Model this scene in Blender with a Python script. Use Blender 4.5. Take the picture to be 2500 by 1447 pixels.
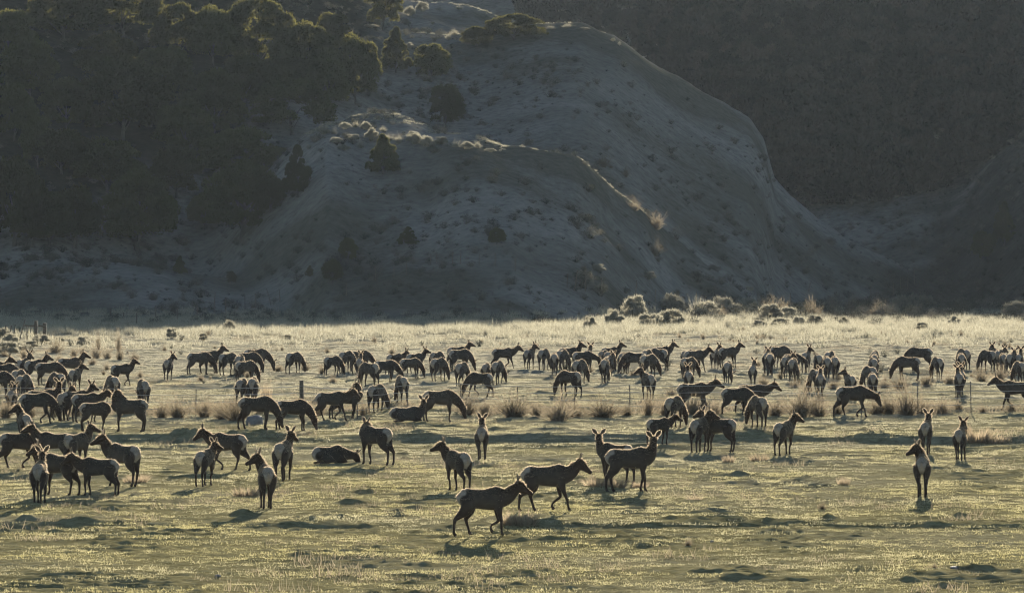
import bpy, math, random, zlib
import numpy as np
from mathutils import Vector

# ------------------------------------------------------------------ camera, sky, sun, exposure
for o in list(bpy.data.objects):
    bpy.data.objects.remove(o)
SC = bpy.context.scene
COL = SC.collection
IW, IH = 2500.0, 1447.0          # the photograph's pixel frame, used only to read positions
F = 13888.0                      # focal length in those pixels (200 mm on 36 mm)
HOR = 597.0                      # horizon row
HC = 8.6                         # camera height over the pasture
SUN_EL, SUN_AZ = 8.3, 3.5        # degrees; azimuth to the right of the view

cam_d = bpy.data.cameras.new('camera')
cam = bpy.data.objects.new('camera', cam_d)
COL.objects.link(cam)
cam.location = (0, 0, HC)
cam.rotation_euler = (math.radians(90), 0, 0)
cam_d.sensor_width = 36.0
cam_d.lens = F / IW * 36.0
cam_d.shift_y = -(IH / 2 - HOR) / IW
cam_d.clip_start = 1.0
cam_d.clip_end = 6000.0
SC.camera = cam

W = bpy.data.worlds.new('World')
SC.world = W
W.use_nodes = True
wn = W.node_tree
wn.nodes.clear()
w_out = wn.nodes.new('ShaderNodeOutputWorld')
w_bg = wn.nodes.new('ShaderNodeBackground')
w_sky = wn.nodes.new('ShaderNodeTexSky')
w_sky.sky_type = 'NISHITA'
w_sky.sun_disc = False
w_sky.sun_elevation = math.radians(SUN_EL)
w_sky.sun_rotation = math.radians(SUN_AZ)
w_sky.altitude = 2000
w_sky.air_density = 0.7
w_sky.dust_density = 0.5
w_sky.ozone_density = 0.5
w_bg.inputs['Strength'].default_value = 0.05
wn.links.new(w_sky.outputs[0], w_bg.inputs[0])
wn.links.new(w_bg.outputs[0], w_out.inputs[0])

sun_d = bpy.data.lights.new('sun', 'SUN')
sun_d.energy = 5.0
sun_d.angle = math.radians(0.5)
sun_d.color = (1.0, 0.90, 0.75)
sun = bpy.data.objects.new('sun', sun_d)
COL.objects.link(sun)
_e, _a = math.radians(SUN_EL), math.radians(SUN_AZ)
SUNV = Vector((math.sin(_a) * math.cos(_e), math.cos(_a) * math.cos(_e), math.sin(_e)))
sun.rotation_euler = SUNV.to_track_quat('Z', 'Y').to_euler()

SC.view_settings.view_transform = 'Standard'
SC.view_settings.look = 'None'
SC.view_settings.exposure = 1.85
SC.view_settings.gamma = 1.0
SC.render.engine = 'CYCLES'
SC.cycles.max_bounces = 6
SC.cycles.diffuse_bounces = 2
SC.cycles.glossy_bounces = 1
SC.cycles.transmission_bounces = 3
SC.cycles.volume_bounces = 0
SC.cycles.use_denoising = True
SC.cycles.use_adaptive_sampling = False
SC.cycles.pixel_filter_type = 'BLACKMAN_HARRIS'
SC.cycles.filter_width = 1.15
HAZE_DENSITY = 0.000021
HAZE_G = 0.25

# ------------------------------------------------------------------ helpers
rng = np.random.RandomState(7)
PERM = np.random.RandomState(3).permutation(512)
PERM = np.concatenate([PERM, PERM])
GA = np.random.RandomState(4).rand(512) * 2 * np.pi
GX, GY = np.cos(GA), np.sin(GA)


def noise(x, y):
    """gradient noise, about -0.7 .. 0.7"""
    x = np.asarray(x, float); y = np.asarray(y, float)
    xi = np.floor(x).astype(int); yi = np.floor(y).astype(int)
    xf = x - xi; yf = y - yi
    xi &= 511; yi &= 511

    def g(ix, iy, dx, dy):
        h = PERM[(PERM[ix & 511] + iy) & 1023 & 511]
        return GX[h] * dx + GY[h] * dy
    u = xf * xf * xf * (xf * (xf * 6 - 15) + 10)
    v = yf * yf * yf * (yf * (yf * 6 - 15) + 10)
    a = g(xi, yi, xf, yf); b = g(xi + 1, yi, xf - 1, yf)
    c = g(xi, yi + 1, xf, yf - 1); d = g(xi + 1, yi + 1, xf - 1, yf - 1)
    return (a + (b - a) * u) * (1 - v) + (c + (d - c) * u) * v


def fbm(x, y, n=3, r=0.5):
    s = 0.0; a = 1.0
    for i in range(n):
        s = s + a * noise(x * 2 ** i + 17.3 * i, y * 2 ** i - 9.1 * i); a *= r
    return s


def sstep(t):
    t = np.clip(t, 0, 1)
    return t * t * (3 - 2 * t)


def px2u(X, Y):
    return IW / 2 + F * X / Y


# ------------------------------------------------------------------ terrain
# crest lines read from the photograph: (column, row) with a depth in metres for each spur
RIDGES = [
    # name, depth, slope front, slope back, rounding, crest points
    ('left_hill', 880, 0.205, 0.12, 10, [(-900, -260), (-400, -240), (0, -215), (400, -150), (700, -95), (860, -45), (950, -4), (1060, 14), (1150, 22), (1210, 45), (1330, 120), (1480, 290), (1700, 620), (1900, 900), (3400, 1400)]),
    ('nose', 830, 0.215, 0.20, 7, [(-900, 500), (500, 330), (850, 140), (1000, 112), (1100, 104), (1200, 80), (1330, 68), (1420, 66), (1500, 97), (1600, 167), (1700, 232), (1830, 297), (1865, 345), (1892, 440), (1930, 482), (2000, 541), (2100, 608), (2200, 655), (2280, 700), (2500, 755), (3000, 800), (3600, 800)]),
    ('sage_spur', [(0, 685), (750, 694), (900, 704), (1050, 699), (1200, 684), (1300, 680), (1500, 686), (1700, 687)], 0.23, 0.05, 4, [(-900, 900), (350, 720), (520, 570), (650, 425), (740, 338), (800, 307), (900, 297), (1000, 308), (1100, 333), (1250, 371), (1400, 397), (1450, 430), (1500, 470), (1560, 512), (1650, 592), (1720, 652), (1800, 722), (1900, 800), (3600, 1200)]),
    ('mid_spur', [(0, 655), (1250, 650), (1500, 648)], 0.21, 0.06, 4, [(-900, 1200), (900, 700), (1000, 545), (1150, 487), (1250, 482), (1350, 530), (1480, 602), (1520, 640), (1560, 682), (1620, 732), (1700, 800), (3600, 1400)]),
    ('front_mound', 612, 0.17, 0.05, 5, [(-900, 1200), (700, 860), (780, 765), (830, 727), (900, 702), (1000, 690), (1150, 694), (1300, 719), (1400, 752), (1460, 785), (1560, 850), (3600, 1300)]),
    ('left_mound', 645, 0.16, 0.04, 6, [(-900, 720), (-100, 684), (100, 657), (250, 651), (400, 668), (500, 690), (650, 702), (750, 745), (850, 800), (1000, 900), (3600, 1500)]),
    ('far_wood', 1300, 0.26, 0.2, 12, [(-900, -150), (900, -150), (1300, -200), (1700, -230), (2500, -260), (3600, -260)]),
    ('near_wood', 1130, 0.26, 0.2, 8, [(-900, 1200), (1400, 700), (1530, 360), (1575, 120), (1600, -20), (1680, -120), (2500, -220), (3600, -240)]),
    ('right_foot', 900, 0.24, 0.1, 8, [(-900, 1300), (1900, 950), (2120, 745), (2230, 650), (2330, 505), (2420, 405), (2500, 335), (2700, 200), (3100, 60), (3600, 0)]),
]
RID = []
for n_, d_, sf_, sb_, w_, pts_ in RIDGES:
    a_ = np.array(pts_, float)
    d_ = np.array(d_ if isinstance(d_, list) else [(0, d_)], float)
    RID.append((n_, d_, sf_, sb_, w_, a_[:, 0], a_[:, 1]))


def hill_z(X, Y):
    X = np.asarray(X, float); Y = np.asarray(Y, float)
    u = px2u(X, np.maximum(Y, 50))
    u = u + 12 * noise(X * .06 + 5, Y * .03) + 3 * noise(X * .22, Y * .08 + 8)
    acc = np.zeros_like(u)
    K = 1.1
    for n_, d_, sf_, sb_, w_, xs, ys in RID:
        py = np.interp(u, xs, ys)
        dc = np.interp(u, d_[:, 0], d_[:, 1])
        dc = dc + 8 * noise(u * .004 + d_[0, 1], u * 0 + 3.3)
        zc = HC + dc * (HOR - py) / F
        t = dc - Y
        rise = np.where(t > 0, sf_, sb_) * (np.sqrt(t * t + w_ * w_) - w_)
        if n_ == 'left_hill':      # gentler under the crest, steep below: the upper trees stand up into the sun
            rise = .158 * np.clip(t, 0, None) + .0011 * np.clip(t - 90, 0, None) ** 2 + .12 * np.clip(-t, 0, None)
        if n_ == 'sage_spur':      # a gently tilted bench of sagebrush below the crest, ending in a steep face
            L_ = np.interp(u, [740, 800, 1100, 1320], [14, 26, 26, 4])
            rise = .105 * np.clip(t, 0, L_) + .27 * np.clip(t - L_, 0, None) + .05 * np.clip(-t, 0, None)
        acc = acc + np.exp(np.clip((zc - rise) / K, -60, 80))
    z = K * np.log(acc + np.exp(-1.5 / K))
    up = sstep((z - 0.5) / 5)
    gully = np.abs(noise(X * .045 + 2, Y * .03)) - .2
    z = z + up * (1.3 * gully + 0.8 * fbm(X * .09, Y * .05, 3) + 0.05 * fbm(X * .5, Y * .35, 2))
    return z


MOUNDS = []      # (x, y, rx, ry, h)


def base_z(X, Y):
    """pasture without its small relief"""
    X = np.asarray(X, float); Y = np.asarray(Y, float)
    wob = 3.0 * noise(X * .05, X * 0 + 1.7) + 1.2 * noise(X * .25, X * 0 + 4.1)
    z = 0.40 * sstep((Y - (243.5 + wob)) / 1.2) * (.75 + .8 * noise(X * .18 + 60, X * 0 + 3)).clip(.3, 1.2)
    z = z + 0.16 * np.exp(-((Y - (236.5 + .8 * wob + 1.5 * noise(X * .3 + 9, X * 0))) / 1.0) ** 2) * sstep(noise(X * .11 + 7, X * 0 + 2) * 3 + .6)
    z = z + 0.14 * sstep((Y - (277 + .7 * wob)) / 1.5)
    w2 = 2.5 * noise(X * .08 + 30, X * 0) + .8 * noise(X * .5 + 3, X * 0)
    z = z + 0.13 * sstep((Y - (172.5 + w2)) / 0.8) * sstep(noise(X * .13 + 2, X * 0 + 8) * 3 + .75)
    return z


def field_z(X, Y):
    X = np.asarray(X, float); Y = np.asarray(Y, float)
    z = base_z(X, Y)
    m = sstep((noise(X * .06 + 11, Y * .035) + .25) * 1.6)
    m2 = sstep((noise(X * .2 + 1, Y * .08 + 5) + .12) * 2.5)
    z = z + m * (0.16 * np.abs(noise(X * .8, Y * .45)) + .085 * noise(X * 1.7, Y * 1.0 + 4)) * (.35 + .65 * m2)
    z = z + .05 * noise(X * 2.4 + 6, Y * 1.3) + .03 * noise(X * 5 + 1, Y * 2.4) + .06 * noise(X * .3, Y * .14 + 2)
    z = z + .16 * np.abs(noise(X * .3 + 90, Y * .10)) * sstep((Y - 270) / 100) * (.3 + .7 * m2)
    # thin ridgelets lying across the view: trodden, frost-heaved turf
    r = noise(X * .35 + 40, Y * .8)
    z = z + .10 * (1 - np.abs(r) * 4).clip(0, 1) ** 2 * (.25 + .75 * m2)
    z = np.array(z)
    for (mx, my, rx, ry, h) in MOUNDS:
        q = ((X - mx) / rx) ** 2 + ((Y - my) / ry) ** 2
        sel = q < 6
        if np.any(sel):
            xs, ys = X[sel], Y[sel]
            z[sel] += h * np.exp(-q[sel] * 1.3) * (.7 + 1.1 * noise(xs * 1.3, ys * 1.3) + .8 * noise(xs * 3.2, ys * 2.4))
    return z


def ground_z(X, Y, full=True):
    X = np.asarray(X, float); Y = np.asarray(Y, float)
    f = field_z(X, Y) if full else base_z(X, Y)
    h = hill_z(X, Y)
    b = sstep((Y - 480) / 40)
    return f + b * np.maximum(h, 0) if full else f + b * np.maximum(h, 0)


YS = np.concatenate([np.arange(70, 480, .25), np.arange(480, 1400, .8)])


def pix(px, py):
    """first terrain point under a photograph pixel"""
    tx = (px - IW / 2) / F
    tz = (HOR - py) / F
    zr = HC + tz * YS
    zt = ground_z(tx * YS, YS, False)
    i = int(np.argmax(zt >= zr))
    if not (zt[i] >= zr[i]):
        i = len(YS) - 1
    if i > 0:
        a0 = zr[i - 1] - zt[i - 1]; a1 = zt[i] - zr[i]
        t = a0 / (a0 + a1 + 1e-9)
        Y = YS[i - 1] + t * (YS[i] - YS[i - 1])
    else:
        Y = YS[0]
    X = tx * Y
    return float(X), float(Y), float(ground_z(np.array([X]), np.array([Y]))[0])


# mounds of turned earth and hummocks: a few read from the photograph, the rest scattered
for (px, py, w, h) in [(280, 1245, 95, 14), (860, 1230, 90, 16), (745, 1270, 80, 18), (800, 1262, 90, 16), (590, 1258, 60, 12),
                       (1530, 1300, 70, 12), (2040, 1385, 0, 0), (1240, 965, 50, 9), (1330, 965, 60, 9), (2050, 1024, 85, 13),
                       (400, 1152, 70, 12), (2230, 1417, 100, 14), (2380, 1392, 80, 14), (1850, 1413, 170, 16), (2310, 1430, 80, 12),
                       (700, 1395, 100, 9), (640, 1368, 90, 8), (1800, 1268, 300, 8), (1030, 1380, 90, 12), (2330, 1262, 80, 14),
                       (2290, 1275, 90, 10), (60, 1270, 70, 14), (190, 1275, 90, 12), (60, 1290, 90, 12), (1560, 1208, 40, 6),
                       (640, 1058, 80, 14), (450, 1065, 130, 20), (900, 1047, 80, 12), (1480, 1035, 60, 9), (1430, 1030, 45, 8),
                       (1340, 1050, 90, 14), (1210, 1050, 60, 16), (2150, 1068, 110, 20), (1890, 1245, 60, 6), (1570, 1335, 60, 7)]:
    if w == 0:
        continue
    x_, y_, z_ = pix(px, py)
    s_ = F / y_
    MOUNDS.append((x_, y_, w / s_ * .55, max(.5, w / s_ * .45), h / s_ * 1.0))
for i in range(230):
    Y_ = 135 + 390 * rng.rand() ** .7
    X_ = (rng.rand() - .5) * .19 * Y_
    r_ = .25 + .55 * rng.rand()
    MOUNDS.append((X_, Y_, r_ * 1.2, r_ * .9, .07 + .13 * rng.rand()))


# ------------------------------------------------------------------ mesh and material helpers
def new_mesh(name, V, Fc, smooth=False):
    me = bpy.data.meshes.new(name)
    V = np.asarray(V, np.float32)
    if isinstance(Fc, np.ndarray):
        n, k = Fc.shape
        me.vertices.add(len(V)); me.vertices.foreach_set('co', V.ravel())
        me.loops.add(n * k); me.loops.foreach_set('vertex_index', Fc.astype(np.int32).ravel())
        me.polygons.add(n); me.polygons.foreach_set('loop_start', np.arange(0, n * k, k, dtype=np.int32))
        me.update(calc_edges=True)
    else:
        me.from_pydata(V.tolist(), [], Fc)
    if smooth:
        me.polygons.foreach_set('use_smooth', np.ones(len(me.polygons), bool))
    me.update()
    return me


def link(name, me, mat=None, parent=None, loc=None):
    o = bpy.data.objects.new(name, me)
    COL.objects.link(o)
    if mat is not None and me is not None and len(me.materials) == 0:
        me.materials.append(mat)
    if parent is not None:
        o.parent = parent
    if loc is not None:
        o.location = loc
    return o


def tag(o, label=None, cat=None, group=None, kind=None):
    if label: o['label'] = label
    if cat: o['category'] = cat
    if group: o['group'] = group
    if kind: o['kind'] = kind
    return o


def nodes(name):
    m = bpy.data.materials.new(name)
    m.use_nodes = True
    nt = m.node_tree
    nt.nodes.clear()
    out = nt.nodes.new('ShaderNodeOutputMaterial')
    return m, nt, out


def N(nt, t, **kw):
    n = nt.nodes.new(t)
    for k, v in kw.items():
        if k in n.inputs.keys():
            n.inputs[k].default_value = v
        else:
            setattr(n, k, v)
    return n


def ramp(nt, fac, stops):
    r = nt.nodes.new('ShaderNodeValToRGB')
    e = r.color_ramp.elements
    while len(e) < len(stops):
        e.new(0.5)
    for i, (p, c) in enumerate(stops):
        e[i].position = p
        e[i].color = (*c, 1)
    nt.links.new(fac, r.inputs[0])
    return r.outputs[0]


def mixc(nt, fac, a, b):
    m = nt.nodes.new('ShaderNodeMix')
    m.data_type = 'RGBA'
    if hasattr(fac, 'links'):
        nt.links.new(fac, m.inputs[0])
    else:
        m.inputs[0].default_value = fac
    for s, v in ((6, a), (7, b)):
        if hasattr(v, 'links'):
            nt.links.new(v, m.inputs[s])
        else:
            m.inputs[s].default_value = (*v, 1)
    return m.outputs[2]


def leafy(name, cols, trans=0.45, tcol=None, rough_noise=3.0, rand=True):
    """diffuse + translucent foliage with colour varied by noise and by plant"""
    m, nt, out = nodes(name)
    geo = N(nt, 'ShaderNodeNewGeometry')
    nz = N(nt, 'ShaderNodeTexNoise')
    nz.inputs['Scale'].default_value = rough_noise
    nz.inputs['Detail'].default_value = 3
    nt.links.new(geo.outputs['Position'], nz.inputs['Vector'])
    info = N(nt, 'ShaderNodeObjectInfo')
    add = N(nt, 'ShaderNodeMath', operation='ADD')
    nt.links.new(nz.outputs[0], add.inputs[0])
    sc = N(nt, 'ShaderNodeMath', operation='MULTIPLY_ADD')
    nt.links.new(info.outputs['Random'], sc.inputs[0])
    sc.inputs[1].default_value = .5 if rand else 0
    sc.inputs[2].default_value = -.25 if rand else 0
    nt.links.new(sc.outputs[0], add.inputs[1])
    n = len(cols)
    c = ramp(nt, add.outputs[0], [(.3 + .4 * i / (n - 1), cols[i]) for i in range(n)])
    d = N(nt, 'ShaderNodeBsdfDiffuse')
    t = N(nt, 'ShaderNodeBsdfTranslucent')
    nt.links.new(c, d.inputs[0])
    if tcol is None:
        nt.links.new(c, t.inputs[0])
    else:
        nt.links.new(mixc(nt, .6, c, tcol), t.inputs[0])
    mx = N(nt, 'ShaderNodeMixShader')
    mx.inputs[0].default_value = trans
    nt.links.new(d.outputs[0], mx.inputs[1]); nt.links.new(t.outputs[0], mx.inputs[2])
    nt.links.new(mx.outputs[0], out.inputs[0])
    return m


def plain(name, col, var=.25, scale=6.0, rough=.85, spec=.2):
    m, nt, out = nodes(name)
    tc = N(nt, 'ShaderNodeTexCoord')
    nz = N(nt, 'ShaderNodeTexNoise')
    nz.inputs['Scale'].default_value = scale
    nz.inputs['Detail'].default_value = 5
    nt.links.new(tc.outputs['Object'], nz.inputs['Vector'])
    lo = tuple(c * (1 - var) for c in col); hi = tuple(min(1, c * (1 + var)) for c in col)
    c = ramp(nt, nz.outputs[0], [(.3, lo), (.7, hi)])
    p = N(nt, 'ShaderNodeBsdfPrincipled')
    p.inputs['Roughness'].default_value = rough
    p.inputs['Specular IOR Level'].default_value = spec
    nt.links.new(c, p.inputs['Base Color'])
    bp = N(nt, 'ShaderNodeBump')
    bp.inputs['Strength'].default_value = .5
    bp.inputs['Distance'].default_value = .02
    nt.links.new(nz.outputs[0], bp.inputs['Height'])
    nt.links.new(bp.outputs[0], p.inputs['Normal'])
    nt.links.new(p.outputs[0], out.inputs[0])
    return m


def ground_material():
    m, nt, out = nodes('pasture_turf')
    geo = N(nt, 'ShaderNodeNewGeometry')
    sep = N(nt, 'ShaderNodeSeparateXYZ')
    nt.links.new(geo.outputs['Position'], sep.inputs[0])
    big = N(nt, 'ShaderNodeTexNoise'); big.inputs['Scale'].default_value = .07; big.inputs['Detail'].default_value = 5
    fine = N(nt, 'ShaderNodeTexNoise'); fine.inputs['Scale'].default_value = 2.2; fine.inputs['Detail'].default_value = 6
    fine.inputs['Roughness'].default_value = .7
    for n in (big, fine):
        nt.links.new(geo.outputs['Position'], n.inputs['Vector'])
    dist = N(nt, 'ShaderNodeMapRange')
    dist.inputs['From Min'].default_value = 180
    dist.inputs['From Max'].default_value = 420
    nt.links.new(sep.outputs['Y'], dist.inputs['Value'])
    green = ramp(nt, fine.outputs[0], [(.25, (.095, .082, .043)), (.45, (.215, .19, .09)), (.62, (.31, .277, .145)), (.8, (.40, .362, .215))])
    straw = ramp(nt, fine.outputs[0], [(.25, (.13, .118, .085)), (.5, (.30, .275, .20)), (.8, (.44, .41, .31))])
    f = N(nt, 'ShaderNodeMath', operation='MULTIPLY_ADD')
    nt.links.new(big.outputs[0], f.inputs[0]); f.inputs[1].default_value = 1.6; f.inputs[2].default_value = -.72
    f2 = N(nt, 'ShaderNodeMath', operation='ADD', use_clamp=True)
    nt.links.new(f.outputs[0], f2.inputs[0]); nt.links.new(dist.outputs[0], f2.inputs[1])
    c = mixc(nt, f2.outputs[0], green, straw)
    d = N(nt, 'ShaderNodeBsdfDiffuse')
    nt.links.new(c, d.inputs[0])
    bp = N(nt, 'ShaderNodeBump')
    bp.inputs['Strength'].default_value = .6
    bp.inputs['Distance'].default_value = .05
    nt.links.new(fine.outputs[0], bp.inputs['Height'])
    nt.links.new(bp.outputs[0], d.inputs['Normal'])
    nt.links.new(d.outputs[0], out.inputs[0])
    return m


def hill_material():
    m, nt, out = nodes('hill_soil')
    geo = N(nt, 'ShaderNodeNewGeometry')
    sep = N(nt, 'ShaderNodeSeparateXYZ')
    nt.links.new(geo.outputs['Position'], sep.inputs[0])
    big = N(nt, 'ShaderNodeTexNoise'); big.inputs['Scale'].default_value = .035; big.inputs['Detail'].default_value = 6
    fine = N(nt, 'ShaderNodeTexNoise'); fine.inputs['Scale'].default_value = .9; fine.inputs['Detail'].default_value = 7
    fine.inputs['Roughness'].default_value = .7
    for n in (big, fine):
        nt.links.new(geo.outputs['Position'], n.inputs['Vector'])
    a = ramp(nt, fine.outputs[0], [(.28, (.07, .068, .057)), (.45, (.19, .18, .155)), (.75, (.285, .27, .235))])
    b = ramp(nt, fine.outputs[0], [(.3, (.055, .055, .04)), (.7, (.13, .125, .095))])
    c = mixc(nt, ramp(nt, big.outputs[0], [(.42, (0, 0, 0)), (.6, (1, 1, 1))]), a, b)
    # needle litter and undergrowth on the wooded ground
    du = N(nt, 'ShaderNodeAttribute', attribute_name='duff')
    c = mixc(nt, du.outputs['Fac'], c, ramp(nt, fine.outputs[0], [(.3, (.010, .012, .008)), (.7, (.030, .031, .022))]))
    d = N(nt, 'ShaderNodeBsdfDiffuse')
    nt.links.new(c, d.inputs[0])
    bp = N(nt, 'ShaderNodeBump')
    bp.inputs['Strength'].default_value = .7
    bp.inputs['Distance'].default_value = .12
    nt.links.new(fine.outputs[0], bp.inputs['Height'])
    nt.links.new(bp.outputs[0], d.inputs['Normal'])
    nt.links.new(d.outputs[0], out.inputs[0])
    return m


# ------------------------------------------------------------------ the ground and the hills
def grid_mesh(name, us, ys, full):
    U, Y = np.meshgrid(us, ys)
    X = (U - IW / 2) / F * np.maximum(Y, 60)
    Z = ground_z(X, Y, full)
    V = np.stack([X, Y, Z], -1).reshape(-1, 3)
    r, c = U.shape
    i = np.arange(r * c).reshape(r, c)
    Q = np.stack([i[:-1, :-1], i[:-1, 1:], i[1:, 1:], i[1:, :-1]], -1).reshape(-1, 4)
    return new_mesh(name, V, Q, True)


us_f = np.concatenate([np.arange(-3000, -150, 60), np.arange(-150, 2650, 6.2), np.arange(2650, 5600, 60)])
ys_f = [-60, -20, 20, 60, 80, 95, 105, 112]
while ys_f[-1] < 545:
    ys_f.append(ys_f[-1] * 1.00165)
SPLIT = ys_f[-1]
M_TURF = ground_material()
M_HILL = hill_material()
o = link('pasture_ground', grid_mesh('pasture_ground', us_f, np.array(ys_f), True), M_TURF)
tag(o, kind='structure')
us_h = np.concatenate([np.arange(-3000, -300, 60), np.arange(-300, 2800, 7.0), np.arange(2800, 5600, 60)])
ys_h = [SPLIT]
while ys_h[-1] < 960:
    ys_h.append(ys_h[-1] + 1.25)
while ys_h[-1] < 1700:
    ys_h.append(ys_h[-1] + 5)
# the hill sheet starts where the pasture ends and is tucked 3 cm under it
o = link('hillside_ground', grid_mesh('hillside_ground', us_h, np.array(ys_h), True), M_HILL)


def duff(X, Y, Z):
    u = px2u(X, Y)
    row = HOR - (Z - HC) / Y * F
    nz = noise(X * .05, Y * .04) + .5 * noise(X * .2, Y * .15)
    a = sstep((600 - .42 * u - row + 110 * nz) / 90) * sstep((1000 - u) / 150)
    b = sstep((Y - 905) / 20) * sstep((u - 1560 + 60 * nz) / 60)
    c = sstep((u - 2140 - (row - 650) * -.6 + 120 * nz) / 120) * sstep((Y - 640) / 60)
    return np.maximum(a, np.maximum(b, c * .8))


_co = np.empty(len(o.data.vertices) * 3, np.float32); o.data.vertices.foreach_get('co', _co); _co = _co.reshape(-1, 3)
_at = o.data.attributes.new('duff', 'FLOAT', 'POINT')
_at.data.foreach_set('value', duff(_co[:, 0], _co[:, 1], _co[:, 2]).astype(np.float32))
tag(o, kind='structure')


# ------------------------------------------------------------------ tubes
def tube(path, ra, rb=None, n=10, up=(0, 0, 1), V=None, Fc=None, side=None):
    """closed tube through path; ra across, rb in the up direction"""
    path = np.asarray(path, float)
    m = len(path)
    ra = np.broadcast_to(np.asarray(ra, float), (m,))
    rb = ra if rb is None else np.broadcast_to(np.asarray(rb, float), (m,))
    T = np.gradient(path, axis=0)
    T /= np.linalg.norm(T, axis=1)[:, None] + 1e-9
    up = np.asarray(up, float)
    base = len(V)
    ang = np.arange(n) * 2 * np.pi / n
    for i in range(m):
        s = np.cross(T[i], up)
        if np.linalg.norm(s) < .15:
            s = np.array([1.0, 0, 0]) if side is None else np.asarray(side, float)
        s /= np.linalg.norm(s)
        b = np.cross(s, T[i])
        for a in ang:
            V.append(path[i] + s * math.cos(a) * ra[i] + b * math.sin(a) * rb[i])
    for i in range(m - 1):
        for j in range(n):
            k = (j + 1) % n
            Fc.append((base + i * n + j, base + i * n + k, base + (i + 1) * n + k, base + (i + 1) * n + j))
    Fc.append(tuple(base + j for j in range(n))[::-1])
    Fc.append(tuple(base + (m - 1) * n + j for j in range(n)))


# ------------------------------------------------------------------ elk
def elk_material():
    m, nt, out = nodes('elk_coat')
    at = N(nt, 'ShaderNodeVertexColor', layer_name='coat')
    tc = N(nt, 'ShaderNodeTexCoord')
    nz = N(nt, 'ShaderNodeTexNoise'); nz.inputs['Scale'].default_value = 9; nz.inputs['Detail'].default_value = 5
    mp = N(nt, 'ShaderNodeMapping'); mp.inputs['Scale'].default_value = (1, .5, 1)
    nt.links.new(tc.outputs['Object'], mp.inputs[0]); nt.links.new(mp.outputs[0], nz.inputs['Vector'])
    v = ramp(nt, nz.outputs[0], [(.3, (.72, .72, .72)), (.7, (1.2, 1.2, 1.2))])
    mul = nt.nodes.new('ShaderNodeMix'); mul.data_type = 'RGBA'; mul.blend_type = 'MULTIPLY'
    mul.inputs[0].default_value = 1
    nt.links.new(at.outputs[0], mul.inputs[6]); nt.links.new(v, mul.inputs[7])
    p = N(nt, 'ShaderNodeBsdfPrincipled')
    p.inputs['Roughness'].default_value = .8
    p.inputs['Specular IOR Level'].default_value = .15
    p.inputs['Sheen Weight'].default_value = .3
    p.inputs['Sheen Roughness'].default_value = .35
    p.inputs['Sheen Tint'].default_value = (1, .85, .62, 1)
    nt.links.new(mul.outputs[2], p.inputs['Base Color'])
    fur = N(nt, 'ShaderNodeTexNoise'); fur.inputs['Scale'].default_value = 45; fur.inputs['Detail'].default_value = 2
    nt.links.new(tc.outputs['Object'], fur.inputs['Vector'])
    bp = N(nt, 'ShaderNodeBump'); bp.inputs['Strength'].default_value = .5; bp.inputs['Distance'].default_value = .02
    nt.links.new(fur.outputs[0], bp.inputs['Height']); nt.links.new(bp.outputs[0], p.inputs['Normal'])
    nt.links.new(p.outputs[0], out.inputs[0])
    return m


M_ELK = elk_material()


def fringe_material():
    m, nt, out = nodes('elk_guard_hair')
    at = N(nt, 'ShaderNodeVertexColor', layer_name='coat')
    d = N(nt, 'ShaderNodeBsdfDiffuse'); t = N(nt, 'ShaderNodeBsdfTranslucent')
    nt.links.new(at.outputs[0], d.inputs[0])
    nt.links.new(mixc(nt, .62, at.outputs[0], (.95, .78, .55)), t.inputs[0])
    mx = N(nt, 'ShaderNodeMixShader'); mx.inputs[0].default_value = .5
    nt.links.new(d.outputs[0], mx.inputs[1]); nt.links.new(t.outputs[0], mx.inputs[2]); nt.links.new(mx.outputs[0], out.inputs[0])
    return m


M_FRINGE = fringe_material()
M_ANTLER = plain('antler_bone', (.22, .17, .11), .2, 12)

C_FLANK = np.array((.066, .055, .044)); C_NECK = np.array((.050, .033, .023)); C_HEAD = np.array((.052, .036, .026))
C_LEG = np.array((.050, .036, .027)); C_RUMP = np.array((.33, .30, .255)); C_BELLY = np.array((.06, .045, .034))
C_EDGE = np.array((.045, .034, .027)); C_EAR = np.array((.17, .13, .09))


def dirv(yaw, pitch):
    y, p = math.radians(yaw), math.radians(pitch)
    return np.array([math.sin(y) * math.cos(p), math.cos(y) * math.cos(p), math.sin(p)])


POSES = {   # neck pitch, neck length, head pitch
    'up': (64, .64, -20), 'fwd': (40, .60, -30), 'low': (-14, .62, -58), 'graze': (-58, .74, -72), 'mid': (44, .60, -28), 'high': (70, .66, -16),
}


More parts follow.
